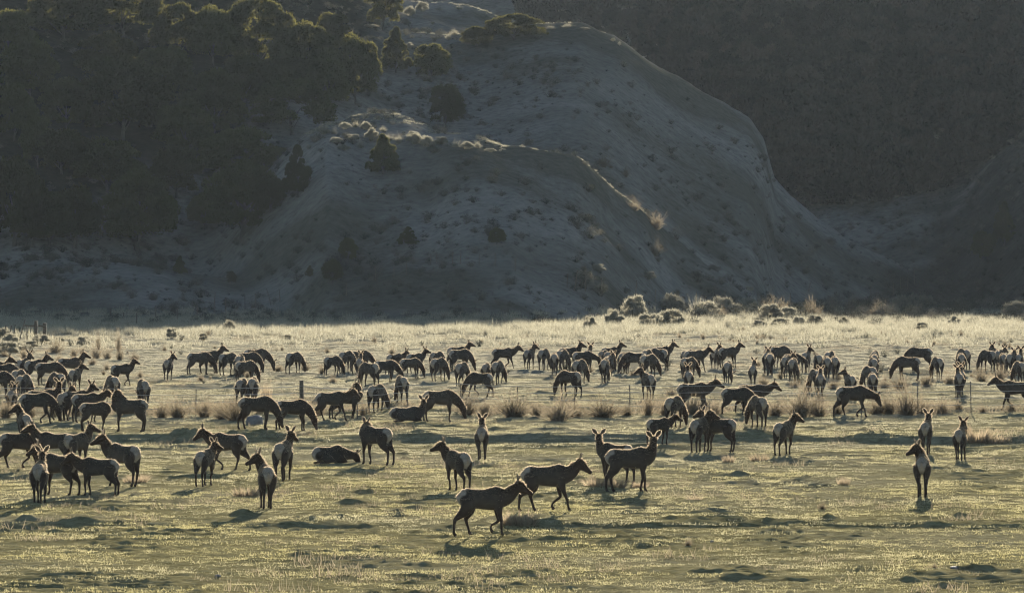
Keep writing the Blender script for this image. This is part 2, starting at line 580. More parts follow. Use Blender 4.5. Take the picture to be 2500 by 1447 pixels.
def build_elk(pose, yaw, legs, seed, voxel, lying=False, hyaw=None):
    r = random.Random(seed)
    V, Fc = [], []
    cents = []                       # (centre, radius, part)
    dz = -.70 if lying else 0.0
    # torso
    sec = [(-.76, 1.15, .06, .06), (-.735, 1.135, .14, .12), (-.67, 1.12, .22, .185), (-.52, 1.10, .272, .228), (-.28, 1.075, .275, .245),
           (0, 1.055, .290, .262), (.22, 1.07, .328, .258), (.38, 1.105, .340, .225), (.54, 1.09, .28, .185), (.65, 1.09, .22, .14), (.70, 1.09, .10, .07)]
    tw = .95 + .08 * (r.random() - .5)
    P = [(0, s[0], s[1] + dz) for s in sec]
    ra = [s[3] * tw for s in sec]; rb = [s[2] for s in sec]
    if lying:
        ra = [a * 1.08 for a in ra]
    tube(P, ra, rb, 16, (0, 0, 1), V, Fc)
    for s in sec:
        cents.append(((0, s[0], s[1] + dz), .27, 0))
    # neck
    npit, nl, hpit = POSES[pose]
    npit += r.uniform(-6, 6); hpit += r.uniform(-6, 6)
    if lying and pose == 'graze':
        npit, hpit, nl = -8, -55, .6
    b0 = np.array([0, .44, 1.09 + dz]); k = math.radians(yaw)
    d1 = dirv(yaw, npit)
    fwd = np.array([0, 1, .25 if npit > 0 else -.2])
    end = b0 + np.array([0, .08, 0]) + nl * (d1 * .78 + .22 * fwd / np.linalg.norm(fwd))
    if abs(yaw) > 60:
        end = end + np.array([0, .06, .03])
    t = np.linspace(0, 1, 7)[:, None]
    c1 = b0 + np.array([0, .28, .0 if npit > 0 else -.03])
    c2 = end - d1 * .22
    path = (1 - t) ** 3 * b0 + 3 * (1 - t) ** 2 * t * c1 + 3 * (1 - t) * t * t * c2 + t ** 3 * end
    rn = np.interp(np.linspace(0, 1, 7), [0, .25, .6, 1], [.20, .170, .125, .098])
    rv = np.interp(np.linspace(0, 1, 7), [0, .25, .6, 1], [.29, .245, .185, .132])
    hv = np.array([math.sin(k), math.cos(k), 0]) if npit < 30 else np.array([0, 0, 1.0])
    tube(path, rn, rv, 14, (0, 0, 1), V, Fc)
    for q in path[1:]:
        cents.append((q, .17, 1))
    # head
    hy = yaw * 1.25 if hyaw is None else hyaw
    hd = dirv(hy, hpit)
    side = np.cross(hd, (0, 0, 1.0)); side /= np.linalg.norm(side)
    hu = np.cross(side, hd)
    h0 = end - hd * .05 + hu * .02
    hs = [(-.08, .05, .06, 0), (-.02, .098, .12, 0), (.07, .116, .150, -.022), (.17, .104, .142, -.034), (.28, .077, .108, -.044), (.39, .060, .080, -.052), (.475, .057, .071, -.054), (.53, .038, .048, -.056)]
    hp = [h0 + hd * s[0] + hu * s[3] for s in hs]
    tube(hp, [s[1] for s in hs], [s[2] for s in hs], 12, hu, V, Fc)
    for q in hp:
        cents.append((q, .09, 2))
    # legs
    def leg(pts, rad, rad2=None):
        tube(pts, rad, rad2 if rad2 is not None else rad, 10, (0, 1, 0), V, Fc, side=(1, 0, 0))
        for i, q in enumerate(pts):
            if q[2] < .84:
                cents.append((np.array(q), .07, 3))
            if i < len(pts) - 1:
                q2 = (np.array(q) + np.array(pts[i + 1])) / 2
                if q2[2] < .82:
                    cents.append((q2, .07, 3))

    if not lying:
        if legs == 'w':
            ph = [(.26, 0), (-.24, .06), (-.24, 0), (.22, .0)]
            if r.random() < .5:
                ph = [ph[1], ph[0], ph[3], ph[2]]
        elif legs == 'x':      # the lifted fore hoof of the nearest cow
            ph = [(.12, 0), (-.20, .12), (-.26, 0), (.20, 0)]
        else:
            ph = [(r.uniform(-.10, .12), 0), (r.uniform(-.10, .12), 0), (r.uniform(-.16, .12), 0), (r.uniform(-.16, .12), 0)]
        for i, sx in ((0, 1), (1, -1)):
            dy, lf = ph[i]
            x = .135 * sx; xf = (.115 + r.uniform(-.03, .03)) * sx
            kb = .03 + (.10 if lf > .02 else 0)
            pts = [(x, .42, 1.02), (x * 1.06, .40 + dy * .1, .84), (x, .40 + dy * .30 + kb * .3, .64), (x * .95, .40 + dy * .52 + kb, .44), (xf, .395 + dy * .68 + kb * .7, .40 - .02),
                   (xf, .39 + dy * .9, .20 + lf), (xf, .385 + dy, .105 + lf), (xf, .415 + dy, .055 + lf * .9), (xf, .45 + dy, .012 + lf * .75)]
            leg(pts, [.115, .10, .066, .050, .046, .036, .040, .046, .050], [.15, .13, .075, .054, .050, .038, .045, .052, .062])
        for i, sx in ((2, 1), (3, -1)):
            dy, lf = ph[i]
            x = .14 * sx; xf = (.115 + r.uniform(-.03, .03)) * sx
            pts = [(x, -.46, 1.06), (x * 1.15, -.44 + dy * .12, .88), (x * 1.05, -.50 + dy * .3, .70), (x * .95, -.60 + dy * .55, .57), (xf, -.665 + dy * .7, .475), (xf, -.655 + dy * .8, .36),
                   (xf, -.635 + dy * .92, .21 + lf * .5), (xf, -.625 + dy, .105 + lf), (xf, -.59 + dy, .055 + lf * .8), (xf, -.555 + dy, .012 + lf * .6)]
            leg(pts, [.16, .15, .108, .072, .054, .045, .040, .043, .047, .050], [.22, .22, .165, .10, .066, .050, .044, .048, .054, .062])
    else:
        for sx in (1, -1):
            leg([(.17 * sx, -.42, .34), (.26 * sx, -.20, .22), (.30 * sx, .02, .14), (.27 * sx, -.22, .075), (.25 * sx, -.48, .055), (.24 * sx, -.60, .05)], [.17, .15, .09, .055, .045, .04])
            leg([(.15 * sx, .40, .32), (.20 * sx, .50, .20), (.20 * sx, .66, .09), (.17 * sx, .42, .06), (.16 * sx, .30, .05)], [.12, .09, .06, .045, .045])
    # tail
    tube([(0, -.74, 1.20 + dz), (0, -.785, 1.13 + dz), (0, -.79, 1.04 + dz)], [.035, .034, .018], [.03, .03, .015], 8, (0, 1, 0), V, Fc, side=(1, 0, 0))

    raw = bpy.data.meshes.new('raw'); raw.from_pydata([tuple(v) for v in V], [], Fc); raw.update()
    ob = bpy.data.objects.new('raw', raw); COL.objects.link(ob)
    rm = ob.modifiers.new('r', 'REMESH'); rm.mode = 'VOXEL'; rm.voxel_size = voxel; rm.use_smooth_shade = True
    smo = ob.modifiers.new('s', 'SMOOTH'); smo.factor = .5; smo.iterations = 3
    dg = bpy.context.evaluated_depsgraph_get()
    em = ob.evaluated_get(dg).to_mesh()
    n = len(em.vertices)
    co = np.empty(n * 3, np.float32); em.vertices.foreach_get('co', co); co = co.reshape(-1, 3).astype(float)
    faces = [tuple(p.vertices) for p in em.polygons]
    nrm = np.empty(n * 3, np.float32); em.vertices.foreach_get('normal', nrm); nrm = nrm.reshape(-1, 3).astype(float)
    ob.evaluated_get(dg).to_mesh_clear()
    bpy.data.objects.remove(ob); bpy.data.meshes.remove(raw)

    # coat colours by the nearest part of the body
    cc = np.array([c[0] for c in cents], float); cr = np.array([c[1] for c in cents]); cp = np.array([c[2] for c in cents])
    d = np.linalg.norm(co[:, None, :] - cc[None], axis=2) / cr[None]
    wts = np.stack([np.where(cp[None] == p, np.exp(-3.2 * d), 0).max(axis=1) for p in range(4)], 1)
    wts = wts ** 2.2
    wts /= wts.sum(1, keepdims=True) + 1e-12
    x, y, z = co[:, 0], co[:, 1], co[:, 2] - dz
    flank = C_FLANK[None] * (1 + .25 * r.uniform(-1, .6))
    body = np.repeat(flank, n, 0)
    bel = sstep((.86 - z) / .16)[:, None]
    body = body * (1 - bel) + C_BELLY * bel
    sh = sstep((y - .22) / .3)[:, None] * .45
    body = body * (1 - sh) + C_NECK * sh
    ridge = (sstep((z - 1.30) / .08) * .35)[:, None]
    body = body * (1 - ridge) + C_EDGE * ridge
    lim = np.clip((z - .72) / .62, 0, 1)
    rump = sstep((-.50 - y - .05 * (1.2 - z)) / .05) * sstep((.05 + .20 * lim - np.abs(x)) / .04) * sstep((z - .76) / .06)
    edge = sstep((-.36 - y) / .12) * (1 - rump) * sstep((1.36 - z) / .1) * .75
    body = body * (1 - edge[:, None]) + C_EDGE * edge[:, None]
    body = body * (1 - rump[:, None]) + C_RUMP * rump[:, None]
    leg_c = np.repeat(C_LEG[None], n, 0)
    wl = wts[:, 3:4] * sstep((.98 - z) / .15)[:, None]
    col = body * (wts[:, 0:1] + wts[:, 3:4] - wl) + C_NECK * wts[:, 1:2] + C_HEAD * wts[:, 2:3] + leg_c * wl
    tailm = ((np.abs(x) < .04) & (y < -.755)).astype(float)[:, None]
    col = col * (1 - tailm * .4) + np.array((.30, .22, .14)) * tailm * .4
    # ears and eyes
    EV, EF, EC = [], [], []
    for sx in (1, -1):
        sd = side * sx
        e0 = h0 + hd * .0 + hu * .10 + sd * .065
        ex = hu * r.uniform(.65, .9) + sd * r.uniform(.55, .85) - hd * r.uniform(.15, .45)
        ex /= np.linalg.norm(ex)
        ew = np.cross(ex, hd); ew /= np.linalg.norm(ew)
        et = np.cross(ew, ex)
        L = .275
        b = len(EV)
        prof = [(0, .028), (.25, .062), (.5, .073), (.75, .053), (1.0, .004)]
        for (s, w) in prof:
            mid = e0 + ex * L * s
            EV += [mid - ew * w - et * .008, mid + et * .014 - et * .022 * (w / .055), mid + ew * w - et * .008, mid - et * .020 * (w / .055) - et * .014]
            EC += [C_EAR * .8, C_EAR * 1.2, C_EAR * .8, C_EAR * .5]
        for i in range(4):
            for j in range(4):
                EF.append((b + i * 4 + j, b + i * 4 + (j + 1) % 4, b + (i + 1) * 4 + (j + 1) % 4, b + (i + 1) * 4 + j))
        EF.append((b + 16, b + 17, b + 18, b + 19))
        c = h0 + hd * .13 + hu * .045 + sd * .085
        b = len(EV)
        for dv in (hd, sd, -hd, -sd, hu, -hu):
            EV.append(c + dv * .022); EC.append(np.array((.008, .006, .005)))
        for (i, j) in ((0, 1), (1, 2), (2, 3), (3, 0)):
            EF.append((b + i, b + j, b + 4)); EF.append((b + j, b + i, b + 5))
    allv = np.concatenate([co, np.array(EV)]); allc = np.concatenate([col, np.array(EC)])
    nface0 = len(faces)
    faces += [tuple(n + i for i in f) for f in EF]
    nbody = len(faces)
    # guard hair standing off the coat: short on body and legs, shaggy on the neck
    nh = 2000 if voxel < .03 else 650
    rs = np.random.RandomState(seed)
    prob = .006 + np.clip(nrm[:, 2] - .15, 0, 1) ** .6 * (.8 + wts[:, 1]) * (1 - .8 * wts[:, 3]) + .03 * wts[:, 1]
    k = rs.choice(n, nh, p=prob / prob.sum())
    hl = (.024 + .026 * wts[k, 0] + .055 * wts[k, 1] + .010 * wts[k, 2]) * (.6 + .8 * rs.rand(nh)) * (1.0 if voxel < .03 else 1.1)
    lay = np.array([0, -.45, -.25])
    hdv = nrm[k] * .9 + lay + .3 * rs.normal(size=(nh, 3)); hdv /= np.linalg.norm(hdv, axis=1)[:, None]
    sdv = np.cross(hdv, rs.normal(size=(nh, 3))); sdv /= np.linalg.norm(sdv, axis=1)[:, None] + 1e-9
    hw = .011 * (1.0 if voxel < .03 else 1.4)
    b0_ = co[k] - nrm[k] * .006
    HV = np.stack([b0_ - sdv * hw, b0_ + sdv * hw, b0_ + hdv * hl[:, None]], 1).reshape(-1, 3)
    # hairy rims of the ears
    EVa = np.array(EV)
    for b in (0, 26):
        for j in (0, 2):
            for i in range(4):
                p, q = EVa[b + i * 4 + j], EVa[b + (i + 1) * 4 + j]
                o_ = p - EVa[b + i * 4 + 1]; o_ = o_ / (np.linalg.norm(o_) + 1e-9) * .022
                HV = np.concatenate([HV, [p, q, (p + q) / 2 + o_]])
                k = np.append(k, n - 1); nh += 1
    m0 = len(allv)
    allv = np.concatenate([allv, HV]); allc = np.concatenate([allc, np.repeat(col[k], 3, 0)])
    faces += [(m0 + 3 * i, m0 + 3 * i + 1, m0 + 3 * i + 2) for i in range(nh)]
    me = bpy.data.meshes.new('elk')
    me.from_pydata([tuple(v) for v in allv], [], faces)
    me.polygons.foreach_set('use_smooth', np.ones(len(me.polygons), bool))
    ca = me.color_attributes.new('coat', 'FLOAT_COLOR', 'POINT')
    ca.data.foreach_set('color', np.concatenate([np.clip(allc, 0, 1), np.ones((len(allc), 1))], 1).astype(np.float32).ravel())
    me.materials.append(M_ELK); me.materials.append(M_FRINGE)
    mi = np.zeros(len(faces), np.int32); mi[nbody:] = 1
    me.polygons.foreach_set('material_index', mi)
    me.update()
    head = dict(h0=h0, hd=hd, hu=hu, side=side)
    return me, head


# column, row of the hooves, heading (0 away, 90 right, -90 left), head pose, neck yaw, legs, size, label
ELK = [
 # foreground
 (1182, 1311, 88, 'fwd', 4, 'x', 1.02, 'cow elk nearest the camera, walking right with a fore hoof lifted'),
 (1336, 1249, 88, 'fwd', 6, 'w', 1.05, 'cow elk walking right just behind the nearest one, head stretched forward'),
 (1538, 1204, 82, 'high', -70, 's', 1.08, 'large cow elk standing broadside to the right, head turned away from the camera'),
 (1502, 1181, -52, 'high', 38, 's', 1.0, 'elk half hidden behind the large broadside cow, head up at its left'),
 (1117, 1196, -28, 'up', -60, 's', 1.0, 'elk standing rump first in mid foreground, head turned left in profile'),
 (1177, 1121, 2, 'up', -12, 's', .97, 'elk seen from behind just below the ditch, right of the one looking left'),
 (2252, 1213, 6, 'up', -92, 's', 1.0, 'foreground elk at the right, back to camera with head in left profile'),
 (2261, 1109, 8, 'up', 8, 's', .98, 'elk walking away directly above the lone right foreground elk'),
 (2344, 1123, 10, 'up', 14, 'w', .92, 'rightmost elk below the fence, seen from behind with upright ears'),
 (650, 1241, -8, 'up', -85, 's', 1.0, 'lone foreground elk seen from behind, muzzle pointing left'),
 (692, 1176, 12, 'high', 18, 's', 1.02, 'tall elk seen from behind, right of the lone one with muzzle left'),
 (500, 1188, 16, 'up', 22, 's', .90, 'young elk seen from behind with ears spread wide, before the one walking left'),
 (556, 1147, -66, 'fwd', -14, 'w', 1.02, 'elk walking left behind the wide eared youngster'),
 (300, 1187, -48, 'up', -46, 's', 1.05, 'dark maned elk at the right of the left foreground group, head high facing left'),
 (240, 1210, -76, 'mid', -8, 's', .93, 'elk facing left at the front of the left group, its head against a neighbour'),
 (143, 1208, -58, 'up', -40, 's', 1.0, 'broad elk in the left group, rump to the right, behind the one seen from behind'),
 (97, 1230, 2, 'up', -4, 's', .98, 'nearest elk of the left group, seen straight from behind'),
 (132, 1146, -72, 'up', -20, 's', .98, 'elk in the left group whose sunlit back shows above the broad one'),
 (188, 1143, 32, 'high', 25, 's', .95, 'elk at the back of the left group, ears spread, above the left facing one'),
 (47, 1144, 74, 'mid', -150, 'w', 1.02, 'elk at the far left striding right with its head turned back'),
 (916, 1134, -50, 'fwd', 80, 's', 1.05, 'dark elk with only its ears showing over its back, left of centre below the ditch'),
 (805, 1131, 58, 'graze', 10, 'L', 1.0, 'elk lying on the turf below the ditch bank, curled with its rump left'),
 (993, 1036, 84, 'up', -70, 'L', 1.0, 'elk lying down above the ditch with its head raised'),
 # ditch bank and fence line
 (60, 1086, -14, 'up', -70, 's', 1.0, 'elk above the left ditch bank, rump to camera, head turned left'),
 (89, 1036, 72, 'graze', 4, 'w', 1.02, 'elk grazing to the right in the left cluster, nearest the ditch'),
 (104, 1027, 82, 'high', -70, 's', 1.02, 'tall necked elk behind the grazing one in the left cluster'),
 (158, 1027, 14, 'up', 22, 's', .95, 'narrow rear view elk in the left cluster, between two broadside ones'),
 (186, 1026, 60, 'up', -15, 's', 1.0, 'elk of the left cluster facing away right with ears out, behind a paler one'),
 (212, 1032, 60, 'mid', 28, 's', .97, 'elk of the left cluster facing right, head over its shoulder to the right'),
 (233, 1054, 72, 'low', -95, 's', .92, 'elk by the ditch at the left with its head hidden behind its chest'),
 (316, 1055, -86, 'up', 150, 's', 1.05, 'dark elk broadside to the left, licking back over its shoulder'),
 (627, 1051, 82, 'graze', 0, 's', 1.05, 'elk grazing to the right in front of the grey rock'),
 (714, 1052, 76, 'graze', 2, 's', 1.02, 'elk grazing to the right just left below the thick wooden post'),
 (810, 1030, 86, 'fwd', 6, 'w', .98, 'elk walking right along the fence, left of the second wire post'),
 (845, 1024, 78, 'up', -155, 's', 1.0, 'elk behind the one walking along the fence, head turned back left'),
 (920, 1008, 24, 'graze', 20, 's', 1.0, 'elk seen from behind grazing right, between two posts left of centre'),
 (980, 984, -14, 'graze', -12, 's', .98, 'elk grazing away just left of a thin post, left of the lying elk'),
 (1074, 1031, 80, 'graze', 4, 's', 1.05, 'elk grazing to the right beside the lying elk with the raised head'),
 (1172, 970, -66, 'graze', -6, 'w', .95, 'elk grazing to the left, legs spread, beyond the fence near the centre'),
 (1390, 972, -48, 'graze', -5, 's', .98, 'elk grazing left by the fence brush, right of the dark earth mound'),
 (1582, 975, -16, 'up', -35, 's', .98, 'elk beyond the fence with its rump to camera and head at the left'),
 (1681, 965, 0, 'up', -5, 's', .93, 'elk seen from behind above the back of the long striding cow'),
 (1694, 1008, 86, 'mid', 4, 'w', 1.05, 'long dark cow striding right through the fence brush, head raised'),
 (1799, 1015, 76, 'graze', 8, 's', .98, 'grey elk facing right with its head hidden, before the striding dark one'),
 (1838, 1008, 86, 'fwd', 4, 'w', 1.0, 'dark elk striding right with neck stretched, right end of the striding pair'),
 (1851, 1044, -20, 'graze', -18, 's', 1.0, 'elk grazing left in front of the striding pair, casting a broad shadow'),
 (1646, 1044, 24, 'graze', 24, 's', 1.0, 'elk grazing right with a pale muzzle, above the small calf'),
 (1609, 1087, 54, 'mid', 20, 's', .80, 'small elk calf by the ditch bank, facing right'),
 (1708, 1104, 22, 'up', 60, 's', 1.0, 'left elk of the pair below the ditch, rump to camera'),
 (1757, 1103, -56, 'up', 5, 's', 1.0, 'right elk of the pair below the ditch, pale rump to the right'),
 (1914, 1109, 26, 'up', 40, 's', .97, 'single elk below the ditch looking right, between the pair and the right edge'),
 (2082, 1020, 72, 'low', 5, 'w', 1.08, 'big dark maned elk walking right with lowered head, on an earth mound'),
 (2075, 976, -12, 'up', -45, 's', .85, 'young elk peeping over the back of the big dark maned one'),
 (2481, 1000, -86, 'fwd', -2, 'w', 1.02, 'elk walking left behind the fence wires at the right edge'),
 # left, beyond the fence
 (349, 998, -15, 'graze', 10, 's', 1.0, 'elk seen from behind standing over the dark elk that licks its shoulder'),
 (274, 986, -20, 'graze', -20, 's', .98, 'elk grazing left, alone between the left cluster and the dark licking elk'),
 (30, 1011, 4, 'up', 0, 's', .84, 'young elk seen from behind in the brush at the far left'),
 (-6, 972, 70, 'graze', 5, 's', 1.0, 'elk cut by the left edge, only its grazing head in view'),
 (58, 978, 18, 'graze', 25, 's', .97, 'elk seen from behind, grazing right, at the left edge of the herd'),
 (46, 965, 18, 'graze', 5, 's', .97, 'elk standing close behind the left rear view grazer'),
 (139, 975, -30, 'graze', -22, 's', .98, 'elk grazing left with its pale rump on the right, left part of herd'),
 (183, 959, 14, 'up', 40, 's', .92, 'elk seen from behind, head up to the right, above the left cluster'),
 (120, 948, 74, 'graze', 2, 's', 1.0, 'elk in the upper left herd facing right, rump pale, head hidden'),
 (170, 932, 62, 'up', 15, 's', 1.0, 'elk in the upper left herd looking right with raised neck'),
 (85, 936, 40, 'up', 20, 's', 1.0, 'elk beside the antlered bull, looking toward the right'),
 (56, 935, 20, 'up', 10, 's', 1.02, 'young bull with thin antlers, the only antlered elk'),
 (8, 952, 80, 'graze', 0, 's', 1.02, 'elk grazing right, cut by the left edge below the bull'),
 (-14, 948, 80, 'up', 0, 's', 1.0, 'elk at the left edge with only its face in the picture'),
 (297, 943, 56, 'up', 18, 'w', .92, 'solitary elk walking right in the upper left pasture'),
 (411, 929, 8, 'up', 30, 's', .92, 'solitary elk seen from behind, left of the walking pair with touching flanks'),
 # far row, left of centre
 (487, 915, 76, 'graze', 2, 's', 1.0, 'grazing elk mostly hidden behind an upright neighbour, left far row'),
 (511, 914, 64, 'up', 10, 's', 1.0, 'upright elk looking right in front of a grazing one, left far row'),
 (557, 918, 40, 'graze', 12, 's', 1.0, 'elk grazing right next to the upright pair in the left far row'),
 (586, 921, 10, 'graze', 0, 's', .97, 'elk half hidden at the left of the cluster of four grazers'),
 (600, 937, 50, 'graze', 10, 's', .95, 'nearest elk of the cluster of four grazers in the left far row'),
 (607, 914, 60, 'graze', 6, 's', .98, 'pale elk behind the nearest in the cluster of four grazers'),
 (625, 910, 74, 'graze', 5, 's', 1.08, 'big dark elk at the back right of the cluster of four grazers'),
 (718, 915, 34, 'graze', 18, 's', .95, 'elk grazing alone above the thick wooden post'),
 (591, 988, 10, 'graze', 0, 's', .95, 'left of two rumps standing behind the tall reddish grass'),
 (618, 988, 4, 'graze', 0, 's', .97, 'right of two rumps standing behind the tall reddish grass'),
 (812, 918, 44, 'graze', 14, 's', .90, 'small elk grazing right at the left end of the middle far row'),
 (846, 915, 30, 'graze', 15, 's', 1.0, 'elk grazing right beside the small one, middle far row'),
 (879, 910, 60, 'graze', 5, 's', 1.0, 'dark elk behind the wide eared rear view, middle far row'),
 (878, 926, 4, 'up', 0, 's', .90, 'elk seen from behind with both ears out sideways, middle far row'),
 (901, 946, -40, 'graze', 20, 's', 1.02, 'elk grazing away left with its rump right, largest there in the middle far row'),
 (941, 935, 66, 'graze', 4, 's', .97, 'slim elk stretching down to graze right, middle far row'),
 (965, 917, 40, 'mid', 18, 's', .98, 'elk standing with lifted head over the slim grazer, middle far row'),
 (1014, 914, 45, 'up', 12, 's', .93, 'elk with pricked ears behind a small grazer, middle far row'),
 (1002, 926, 62, 'graze', 6, 's', .88, 'small elk grazing right below the one with pricked ears'),
 (1067, 911, 30, 'graze', 5, 's', .97, 'elk whose back shows behind a nearer grazer, right of the prick eared one'),
 (1071, 932, 30, 'graze', 14, 's', 1.0, 'elk grazing right in front of the back of another, middle far row'),
 (1117, 902, 60, 'up', 10, 's', .98, 'elk with only head and withers over a bigger neighbour, middle far row'),
 (1123, 908, 60, 'graze', 5, 's', 1.03, 'broad elk grazing right with another head above it'),
 (1128, 945, 20, 'graze', 12, 's', 1.0, 'elk grazing away in front of the broad far row grazer'),
 # far row, centre and right
 (1187, 941, 8, 'graze', 14, 's', .92, 'narrow pale elk seen from behind above the left grazing one, centre'),
 (1216, 941, 18, 'graze', 18, 's', .98, 'elk grazing right, beside the narrow pale one, centre'),
 (1229, 904, 72, 'mid', 8, 'w', 1.0, 'elk walking right with raised head in the centre of the far row'),
 (1292, 904, 18, 'up', 34, 's', .95, 'elk seen from behind, head to the right, alone in the centre far row'),
 (1328, 905, 20, 'graze', 16, 's', .97, 'elk grazing right, left end of the centre right cluster'),
 (1353, 919, 0, 'graze', 0, 's', .93, 'elk seen straight from behind, in front of the centre right cluster'),
 (1373, 905, 24, 'graze', 14, 's', .97, 'elk grazing in front of the upright one in the centre right cluster'),
 (1389, 903, 60, 'up', 8, 's', 1.0, 'upright elk looking right in the centre right cluster'),
 (1436, 904, 10, 'up', 4, 's', .95, 'elk facing away with spread ears, right of the centre right cluster'),
 (1424, 912, 60, 'low', 5, 's', .97, 'elk with lowered head below the one with spread ears'),
 (1415, 938, 24, 'graze', 20, 's', 1.0, 'elk grazing right above the one by the fence brush'),
 (1477, 937, 8, 'graze', 14, 's', 1.0, 'nearest elk of the tight group of five in the far row'),
 (1490, 900, 50, 'up', 12, 's', .97, 'elk looking right at the back of the tight group of five'),
 (1474, 908, 20, 'graze', 0, 's', .95, 'left elk in the tight group of five'),
 (1489, 909, 20, 'graze', 5, 's', .95, 'middle elk in the tight group of five'),
 (1486, 921, 14, 'mid', 10, 's', .93, 'elk with ears level in the tight group of five'),
 (1520, 912, 8, 'graze', 4, 's', .93, 'elk seen from behind between the tight group and a left facing grazer'),
 (1549, 915, -66, 'graze', -4, 's', 1.0, 'elk grazing left in a shrub, the only left facing one there'),
 (1580, 908, 20, 'graze', 5, 's', .97, 'elk rump behind the left facing shrub grazer'),
 (1584, 927, 36, 'graze', 16, 's', 1.0, 'elk grazing right above the one with its head at the left'),
 (1607, 906, -40, 'low', 0, 's', 1.0, 'elk angled away left with another head beyond its shoulder'),
 (1617, 898, 50, 'up', 12, 's', .98, 'elk looking right over the one angled away left'),
 (1680, 905, 30, 'graze', 5, 's', .95, 'elk almost hidden behind a walking one, right far row'),
 (1697, 909, 62, 'mid', 10, 'w', 1.0, 'elk walking right with head level, right far row'),
 (1746, 902, 14, 'up', 30, 's', .95, 'elk seen from behind, left of the pale flanked one'),
 (1778, 904, 56, 'up', 10, 's', .97, 'pale flanked elk looking right, right far row'),
 (1681, 925, 36, 'graze', 16, 's', .95, 'elk grazing right below the level headed walker'),
 (1777, 939, 8, 'graze', 14, 's', .98, 'elk grazing away below the pale flanked one'),
 (1838, 946, 4, 'up', 20, 's', .88, 'slim elk seen from behind with one ear out right'),
 (1902, 903, 60, 'graze', 5, 's', 1.08, 'large humped elk at the back of the right cluster'),
 (1886, 899, 40, 'graze', 0, 's', 1.0, 'elk back beside the large humped one'),
 (1872, 912, 5, 'mid', 8, 's', .97, 'elk at the left of the right cluster behind a nearer rump'),
 (1880, 916, 5, 'graze', 0, 's', 1.0, 'elk grazing away in front of the large humped one'),
 (1921, 923, 20, 'mid', 20, 's', .95, 'elk with raised ears right of the large humped one'),
 (1935, 914, 52, 'low', 5, 's', .93, 'elk of which a lowered head shows, right of the large humped one'),
 (1936, 934, 10, 'graze', 26, 's', 1.0, 'nearest elk of the right cluster, grazing to the right'),
 (1968, 910, 14, 'up', 26, 's', .95, 'elk with one ear up, between two right hand clusters'),
 (1997, 919, -5, 'graze', -8, 's', .97, 'left of three rumps side by side in the right far row'),
 (2019, 928, 0, 'graze', 0, 's', .98, 'middle of three rumps side by side in the right far row'),
 (2038, 926, 0, 'graze', 0, 's', 1.0, 'right of three rumps side by side in the right far row'),
 (2026, 908, 20, 'graze', 0, 's', .97, 'elk back behind the three side by side rumps'),
 (2136, 910, 10, 'graze', 0, 's', .97, 'farthest elk in the column of five at the right'),
 (2135, 917, 4, 'graze', 0, 's', .95, 'second farthest elk in the column of five at the right'),
 (2131, 932, -5, 'graze', 12, 's', .98, 'middle elk in the column of five at the right'),
 (2122, 953, -20, 'graze', -14, 's', .98, 'elk grazing left in the column of five at the right'),
 (2130, 971, 0, 'graze', 0, 's', .93, 'nearest elk in the column of five at the right'),
 (2003, 971, 2, 'up', 6, 's', .93, 'elk seen from behind above the bare willow brush'),
 (1990, 961, -16, 'graze', -14, 's', .95, 'elk grazing left beside the one above the willow brush'),
 (2245, 908, -76, 'graze', -4, 's', 1.05, 'dark elk grazing left, farther of two left facing ones at right'),
 (2216, 931, -70, 'graze', -4, 's', 1.0, 'elk grazing left in grey shrubs, nearer of two left facing ones'),
 (2288, 927, -14, 'graze', -16, 's', .95, 'elk grazing left with its rump to camera, right of the left facing two'),
 (2352, 905, -20, 'graze', 0, 's', 1.0, 'elk behind the right edge pair of grazers'),
 (2347, 917, 2, 'graze', 24, 's', .97, 'elk grazing right, above the one standing alone by the right posts'),
 (2341, 974, 0, 'up', 0, 's', .93, 'elk standing straight away between the two right fence posts'),
 (2346, 964, 4, 'up', 2, 's', .93, 'elk whose ears show over the one between the right posts'),
 (2411, 909, -30, 'graze', -6, 's', 1.0, 'elk grazing left, left end of the right edge bunch'),
 (2433, 904, -10, 'up', -12, 's', .97, 'elk with highest ears in the right edge bunch'),
 (2440, 907, 20, 'mid', 16, 's', .95, 'elk with a dark head in the right edge bunch'),
 (2449, 914, 0, 'graze', -4, 's', .93, 'pale rump in the middle of the right edge bunch'),
 (2468, 918, 14, 'mid', 10, 's', .97, 'elk looking right in the right edge bunch'),
 (2489, 918, 10, 'up', 2, 's', .97, 'elk with wide ears at the right end of the bunch'),
 (2482, 913, -4, 'mid', 0, 's', .93, 'elk wedged between two others in the right edge bunch'),
 (2488, 942, -15, 'graze', -14, 's', .95, 'elk grazing left in front of the right edge bunch'),
]
HERD = 'elk herd on the frosty pasture'
